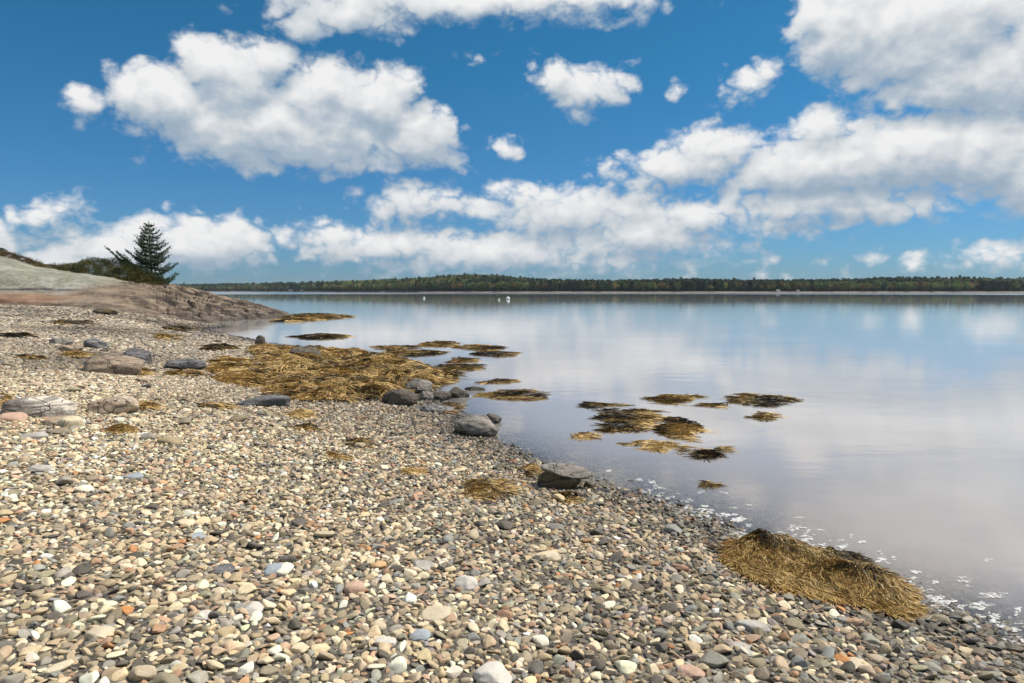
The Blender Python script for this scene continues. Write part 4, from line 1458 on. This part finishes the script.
crown = link('crown', mesh_from('crown', LV, LF, M_LEAF, smooth=False, attrs={'col': ('FLOAT_COLOR', np.c_[np.repeat(lc, 4, 0), np.ones(len(LV))].astype(np.float32))}), root)
trunk = link('trunk', mesh_from('trunk', np.concatenate(TVs), np.concatenate(TFs), M_BARK), root)
print('needles', len(LP))


def bush(name, mounds, nleaf, cols_, label, cat, seed, lsize=.07, spiky=.5):
    """mounds: (x, y, z, rx, ry, rz); leaves fill the outer shell, twigs inside"""
    r = np.random.default_rng(seed)
    c0 = np.array(mounds[0][:3])
    PP, DD = [], []
    tot = sum(m_[3] * m_[4] for m_ in mounds)
    for (x, y, z, rx, ry, rz) in mounds:
        k = int(nleaf * rx * ry / tot)
        d = r.normal(size=(k, 3))
        d[:, 2] = np.abs(d[:, 2])
        d /= np.linalg.norm(d, axis=1, keepdims=True)
        rad = r.uniform(.55, 1.0, k) ** .5
        rad *= .8 + .4 * fbm(d[:, 0] * 3 + x, d[:, 1] * 3, d[:, 2] * 3, o=3, seed=seed)
        PP.append(np.stack([x + d[:, 0] * rx * rad, y + d[:, 1] * ry * rad, z + d[:, 2] * rz * rad], -1))
        DD.append(d * [1, 1, 1.2] + r.normal(0, spiky, (k, 3)))
    PP, DD = np.concatenate(PP) - c0, np.concatenate(DD)
    V, F = leaf_quads(PP, DD, r.uniform(.7, 1.5, len(PP)) * lsize, lsize * .5, r)
    tn = fbm(PP[:, 0] * 1.5, PP[:, 1] * 1.5, PP[:, 2] * 2.5, o=3, seed=seed + 3)
    cc = np.array(cols_)[np.clip(((tn - .3) * 2.5 * len(cols_) + r.normal(0, .8, len(PP))).astype(int), 0, len(cols_) - 1)] * r.normal(1, .22, (len(PP), 1)).clip(.4, 1.6)
    o = link(name, mesh_from(name, V, F, M_LEAF, smooth=False, attrs={'col': ('FLOAT_COLOR', np.c_[np.repeat(cc, 4, 0), np.ones(len(V))].astype(np.float32))}), None, tuple(c0))
    tag(o, label, cat)
    return o


def at(u, Y, dz=0):
    x = (u - 512) / FPX * Y
    return x, Y, ledge_z(x, Y) + dz


JUN = [(.045, .055, .018), (.07, .08, .024), (.105, .11, .032), (.15, .14, .04), (.20, .16, .05)]
md = []
for u, Y, rx, ry, rz in [(74, 49.6, .9, 1.1, .5), (98, 49.4, 1.5, 1.4, .95), (116, 49.2, 1.4, 1.4, 1.1), (134, 49.2, 1.3, 1.3, .95), (149, 49.4, 1.0, 1.2, .65), (160, 50.0, .6, .9, .4), (88, 49.8, 1.0, 1.2, .75), (122, 48.8, 1.2, 1.0, .7), (140, 48.9, .9, .9, .6)]:
    x_, y_, z_ = at(u, Y, -.1)
    md.append((x_, y_, z_, rx, ry, rz * 1.35))
bush('juniper_bush', md, 52000, JUN, 'wide low dark green juniper bush spread at the foot of the spruce', 'bush', 31, .06)
GR = [(.09, .08, .03), (.18, .14, .05), (.27, .20, .08), (.15, .14, .05)]
md = [(*at(u, Y, -.1), rx, .8, rz) for u, Y, rx, rz in [(60, 49.4, .9, .34), (48, 49.3, .8, .3), (70, 49.6, .8, .34), (38, 49.2, .7, .4)]]
bush('heath_shrub', md, 9000, GR, 'low ochre heath strip between the juniper and the left end of the ledge', 'shrub', 32, .06, .8)
md = [(*at(u, Y, -.1), rx, .9, rz) for u, Y, rx, rz in [(22, 49.0, .8, .4), (8, 48.9, .8, .45), (-10, 48.8, 1.0, .5), (30, 49.1, .6, .3)]]
bush('heath_shrub', md, 8000, [(.09, .06, .03), (.18, .10, .05), (.14, .10, .04)], 'reddish brown heath growing along the ledge top at far left', 'shrub', 33, .06, .8)
md = [(*at(u, Y, .1), rx, .7, rz) for u, Y, rx, rz in [(2, 49.6, .6, .55), (-12, 49.6, .8, .7)]]
bush('dark_shrub', md, 5000, JUN[:3], 'small dark green shrub on the skyline at the left edge', 'shrub', 34, .06)
# dry grass along the skyline
r = np.random.default_rng(44)
GP, GD = [], []
for i in range(900):
    u = r.uniform(-20, 95)
    Y_ = 49.3 + r.uniform(-.4, .8)
    x_, y_, z_ = at(u, Y_)
    tuft = fbm(np.array([u * .15]), np.array([3.]), o=2, seed=3)[0]
    if tuft < .4:
        continue
    for b_ in range(3):
        GP.append((x_ + r.normal(0, .05), y_ + r.normal(0, .05), z_)); GD.append((r.normal(0, .35), r.normal(0, .3), 1))
gl_ = r.uniform(.25, .62, len(GP))
V, F = leaf_quads(np.array(GP), np.array(GD), gl_, .022, r)
gc = colours(len(GP), [(.12, .10, .04), (.2, .155, .065), (.07, .075, .03), (.06, .05, .05)], r)
gr = link('grass', mesh_from('grass', V, F, M_LEAF, smooth=False, attrs={'col': ('FLOAT_COLOR', np.c_[np.repeat(gc, 4, 0), np.ones(len(V))].astype(np.float32))}))
tag(gr, 'dry grass stalks along the top of the ledge', kind='stuff')

# ------------------------------------------------------------------ far shore
top_tab = np.array([(-1500, 279), (-600, 281), (100, 284.5), (200, 283.5), (300, 281.5), (330, 280), (380, 278), (430, 275.5), (465, 272.3), (500, 273.6), (535, 278), (600, 279.8), (680, 277.8), (760, 279.5), (860, 278),
                    (880, 276), (960, 276.5), (1024, 277), (1200, 275), (1800, 272), (2600, 276)])


def shore_Y(u):
    return np.interp(u, [-1500, 0, 250, 330, 420, 700, 1024, 1500, 2600], [1500, 1300, 1150, 900, 700, 640, 690, 760, 900])


def px_h(v, Y):
    return CAM_H + (290.5 - v) / FPX * Y


us = np.linspace(-1500, 2600, 700)
rows = np.array([-6, 0, 3, 8, 20, 45, 80, 140, 260, 420])
ys0 = shore_Y(us)
topv = np.interp(us, top_tab[:, 0], top_tab[:, 1])
TREE_H = 10.5
FX = np.zeros((len(us), len(rows))); FY = FX.copy(); FZ = FX.copy()
for j, dr in enumerate(rows):
    wob = (fbm(us * .02, us * 0, o=3, seed=12) - .5) * 26
    Yj = ys0 + dr + wob
    FX[:, j] = (us - 512) / FPX * Yj
    FY[:, j] = Yj
    hill = np.maximum(px_h(topv, ys0 + 140) - TREE_H, 1.5)
    FZ[:, j] = {0: -1.5, 1: -.2, 2: .7, 3: 1.3}.get(j, 1.6) if j < 4 else 0
    if j >= 4:
        f_ = [0, 0, 0, 0, .10, .3, .6, 1.0, .9, .2][j]
        FZ[:, j] = 1.5 + (hill - 1.5) * f_
m_, t, out_ = material('far_shore_soil')
b_ = t.n('ShaderNodeBsdfPrincipled')
zz_ = t.n('ShaderNodeSeparateXYZ', i={0: t.n('ShaderNodeNewGeometry').outputs['Position']}).outputs[2]
nn_ = t.noise(t.n('ShaderNodeTexCoord').outputs['Object'], .08, 4)
t.put(b_.inputs['Base Color'], t.mix(t.rng(t.math('ADD', zz_, t.math('MULTIPLY', nn_, 1.5)), 1.4, 1.9), t.mix(t.rng(nn_, .4, .6), (.15, .11, .09), (.26, .21, .17)), (.035, .04, .02)))
b_.inputs['Roughness'].default_value = .9
t.put(out_.inputs[0], b_.outputs[0])
fs = link('far_shore', mesh_from('far_shore', np.stack([FX, FY, FZ], -1).reshape(-1, 3), grid_faces(len(us), len(rows)), m_))
tag(fs, 'low wooded far shore across the bay', kind='structure')

# tree forms of the far wood
fcol = bpy.data.collections.new('forest_shapes')
for k in range(7):
    r = np.random.default_rng(200 + k)
    if k < 4:      # spruce / fir
        PP, DD = [], []
        for i in range(420):
            z_ = .06 + .94 * r.random() ** 1.15
            rad = (.27 + .06 * math.sin(z_ * 40)) * (1 - z_) ** .8 * r.uniform(.5, 1.15) + .01
            a = r.uniform(0, 6.283)
            PP.append((math.cos(a) * rad * .6, math.sin(a) * rad * .6, z_)); DD.append((math.cos(a), math.sin(a), -.35 + r.normal(0, .2)))
        V, F = leaf_quads(np.array(PP), np.array(DD), r.uniform(.06, .15, 420), .055, r)
    else:          # broadleaf
        PP, DD = [], []
        ms = [(r.normal(0, .15), r.normal(0, .15), r.uniform(.45, .78), r.uniform(.14, .24)) for _ in range(9)]
        for i in range(520):
            mx, my, mz, mr = ms[r.integers(0, 9)]
            d = r.normal(size=3); d /= np.linalg.norm(d)
            PP.append(np.array([mx, my, mz]) + d * mr * r.uniform(.7, 1.05)); DD.append(d + r.normal(0, .7, 3))
        V, F = leaf_quads(np.array(PP), np.array(DD), r.uniform(.05, .10, 520), .07, r)
    tv, tf = tube([(0, 0, -.05), (0, 0, .4), (0, 0, .85)], [.02, .015, .006], 5)
    F = np.concatenate([F, tf + len(V)])
    V = np.concatenate([V, tv])
    fcol.objects.link(bpy.data.objects.new('forest_shape_%02d' % k, mesh_from('forest_tree', V, F, M_FOREST, smooth=False)))


def forest(name, ua, ub, n, label, seed):
    r = np.random.default_rng(seed)
    u = r.uniform(ua, ub, n)
    dr = 9 + 150 * r.random(n) ** 1.3
    Y_ = shore_Y(u) + (np.interp(u, us, (fbm(us * .02, us * 0, o=3, seed=12) - .5) * 26)) + dr
    X_ = (u - 512) / FPX * Y_
    tv_ = np.interp(u, top_tab[:, 0], top_tab[:, 1])
    hill = np.maximum(px_h(tv_, shore_Y(u) + 140) - TREE_H, 1.5)
    Z_ = 1.5 + (hill - 1.5) * np.interp(dr, [0, 20, 45, 80, 140], [0, .1, .3, .6, 1.0])
    con = r.random(n) < np.clip(.25 + (fbm(u * .02, dr * .02, o=3, seed=8) - .5) * 2.4 + .15, 0.05, 1)
    ix = np.where(con, r.integers(0, 4, n), r.integers(4, 7, n))
    h_ = TREE_H * r.uniform(.62, 1.0, n) * np.where(con, 1.08, .92)
    h_ *= np.where(r.random(n) < .01, 1.2, 1)
    sc_ = np.stack([h_ * r.uniform(.9, 1.3, n), h_ * r.uniform(.9, 1.3, n), h_], -1)
    decid = np.array([(.10, .15, .045), (.14, .17, .05), (.19, .17, .06), (.075, .125, .045), (.22, .15, .06), (.10, .13, .06)])
    cn = np.array([(.035, .06, .035), (.045, .075, .04), (.04, .06, .04)])
    c = np.where(con[:, None], cn[r.integers(0, 3, n)], decid[r.integers(0, 6, n)]) * 1.3 * r.normal(1, .34, (n, 1)).clip(.4, 1.6)
    rt = np.stack([np.zeros(n), np.zeros(n), r.uniform(0, 6.28, n)], -1)
    o = point_object(name, np.stack([X_, Y_, Z_ - .3], -1), {'rot': ('FLOAT_VECTOR', rt.astype(np.float32)), 'scl': ('FLOAT_VECTOR', sc_.astype(np.float32)), 'idx': ('INT', ix.astype(np.int32)),
                                                             'col': ('FLOAT_COLOR', np.c_[c, np.ones(n)].astype(np.float32))}, fcol)
    tag(o, label, kind='stuff')


forest('forest', 330, 1700, 17000, 'mixed dark evergreen and autumn tinged wood along the far shore', 5)
forest('distant_forest', -900, 345, 13000, 'bluish distant wood on the far shore behind the ledge', 6)


def cottage(u, Y, wdt, hh, label, wall=(.75, .75, .72), roof=(.16, .15, .15)):
    x_, y_ = (u - 512) / FPX * Y, Y
    root = bpy.data.objects.new('cottage', None)
    COL.objects.link(root)
    root.location = (x_, y_, .6)
    tag(root, label, 'cottage')
    mw = simple('cottage_wall', wall, .7, .4, .9)
    mr = simple('cottage_roof', roof, .8, .5, .8)
    mg = simple('cottage_glass', (.04, .05, .06), .2)
    w2, d2, h1 = wdt / 2, wdt * .35, hh * .6
    V = [(-w2, -d2, 0), (w2, -d2, 0), (w2, d2, 0), (-w2, d2, 0), (-w2, -d2, h1), (w2, -d2, h1), (w2, d2, h1), (-w2, d2, h1)]
    F = [(0, 1, 5, 4), (1, 2, 6, 5), (2, 3, 7, 6), (3, 0, 4, 7)]
    link('wall', mesh_from('wall', V, F, mw, False), root)
    e = .25
    V = [(-w2 - e, -d2 - e, h1), (w2 + e, -d2 - e, h1), (w2 + e, 0, hh), (-w2 - e, 0, hh), (-w2 - e, d2 + e, h1), (w2 + e, d2 + e, h1),
         (-w2 - e, -d2 - e, h1 - .2), (w2 + e, -d2 - e, h1 - .2), (w2 + e, d2 + e, h1 - .2), (-w2 - e, d2 + e, h1 - .2)]
    F = [(0, 1, 2, 3), (3, 2, 5, 4), (6, 7, 1, 0), (4, 5, 8, 9), (6, 9, 8, 7)]
    link('roof', mesh_from('roof', V, F, mr, False), root)
    for q in (-.5, 0, .5):
        a, b2 = q * wdt * .6 - wdt * .07, q * wdt * .6 + wdt * .07
        V = [(a, -d2 - .03, h1 * .3), (b2, -d2 - .03, h1 * .3), (b2, -d2 - .03, h1 * .75), (a, -d2 - .03, h1 * .75), (a, -d2 - .001, h1 * .3), (b2, -d2 - .001, h1 * .3), (b2, -d2 - .001, h1 * .75), (a, -d2 - .001, h1 * .75)]
        F = [(0, 1, 2, 3), (0, 3, 7, 4), (1, 5, 6, 2), (3, 2, 6, 7), (0, 4, 5, 1)]
        link('window', mesh_from('window', V, F, mg, False), root)


def shoreline_Y(u):
    return float(shore_Y(u) + np.interp(u, us, (fbm(us * .02, us * 0, o=3, seed=12) - .5) * 26))


cottage(777, shoreline_Y(777) + 4, 3.4, 2.4, 'tiny white cottage, the brighter of two on the right part of the far shore')
cottage(797, shoreline_Y(797) + 4, 2.8, 2.0, 'tiny pale cottage just right of the brighter one on the far shore', (.6, .6, .58))
cottage(292, shoreline_Y(292) + 5, 6.5, 3.6, 'small pale cottage on the distant shore behind the tip of the ledge', (.5, .48, .46))
cottage(303, shoreline_Y(303) + 5, 5.0, 3.4, 'small greyish cottage just right of the pale one behind the ledge tip', (.42, .40, .40))


def buoy(u, v, rad, label):
    root = bpy.data.objects.new('mooring_buoy', None)
    COL.objects.link(root)
    p_ = P0(u, v, 0)
    root.location = tuple(p_)
    tag(root, label, 'buoy')
    V, F = ICO4
    link('float', mesh_from('float', V * [rad, rad, rad * .92] + [0, 0, rad * .55], F, M_BUOY), root)
    tv, tf = tube([(0, 0, rad * 1.35), (0, 0, rad * 1.75)], [rad * .12, rad * .12], 10)
    link('ring', mesh_from('ring', tv, tf, simple('buoy_metal', (.3, .3, .3), .4)), root)


buoy(508, 299.5, .42, 'round white mooring buoy, the largest one floating mid bay')
buoy(499, 300.2, .2, 'very small white buoy just left of the largest buoy')
buoy(424, 298.5, .27, 'small white mooring buoy floating alone left of the other two')


# ------------------------------------------------------------------ air over the bay
m_, t, out_ = material('haze_air')
pv = t.n('ShaderNodeVolumePrincipled')
pv.inputs['Color'].default_value = (.80, .90, 1.0, 1)
pv.inputs['Density'].default_value = 0.00007
pv.inputs['Anisotropy'].default_value = 0.0
t.put(out_.inputs['Volume'], pv.outputs[0])
a_, b_, c_, d_ = -31000, 31000, -5.0, 45.0
V = [(x, y, z) for x in (a_, b_) for y in (-4000, 41000) for z in (c_, d_)]
F = [(0, 1, 3, 2), (4, 6, 7, 5), (0, 4, 5, 1), (2, 3, 7, 6), (0, 2, 6, 4), (1, 5, 7, 3)]
hz = link('haze', mesh_from('haze', V, F, m_, False))
tag(hz, 'thin blue haze over the bay', kind='stuff')
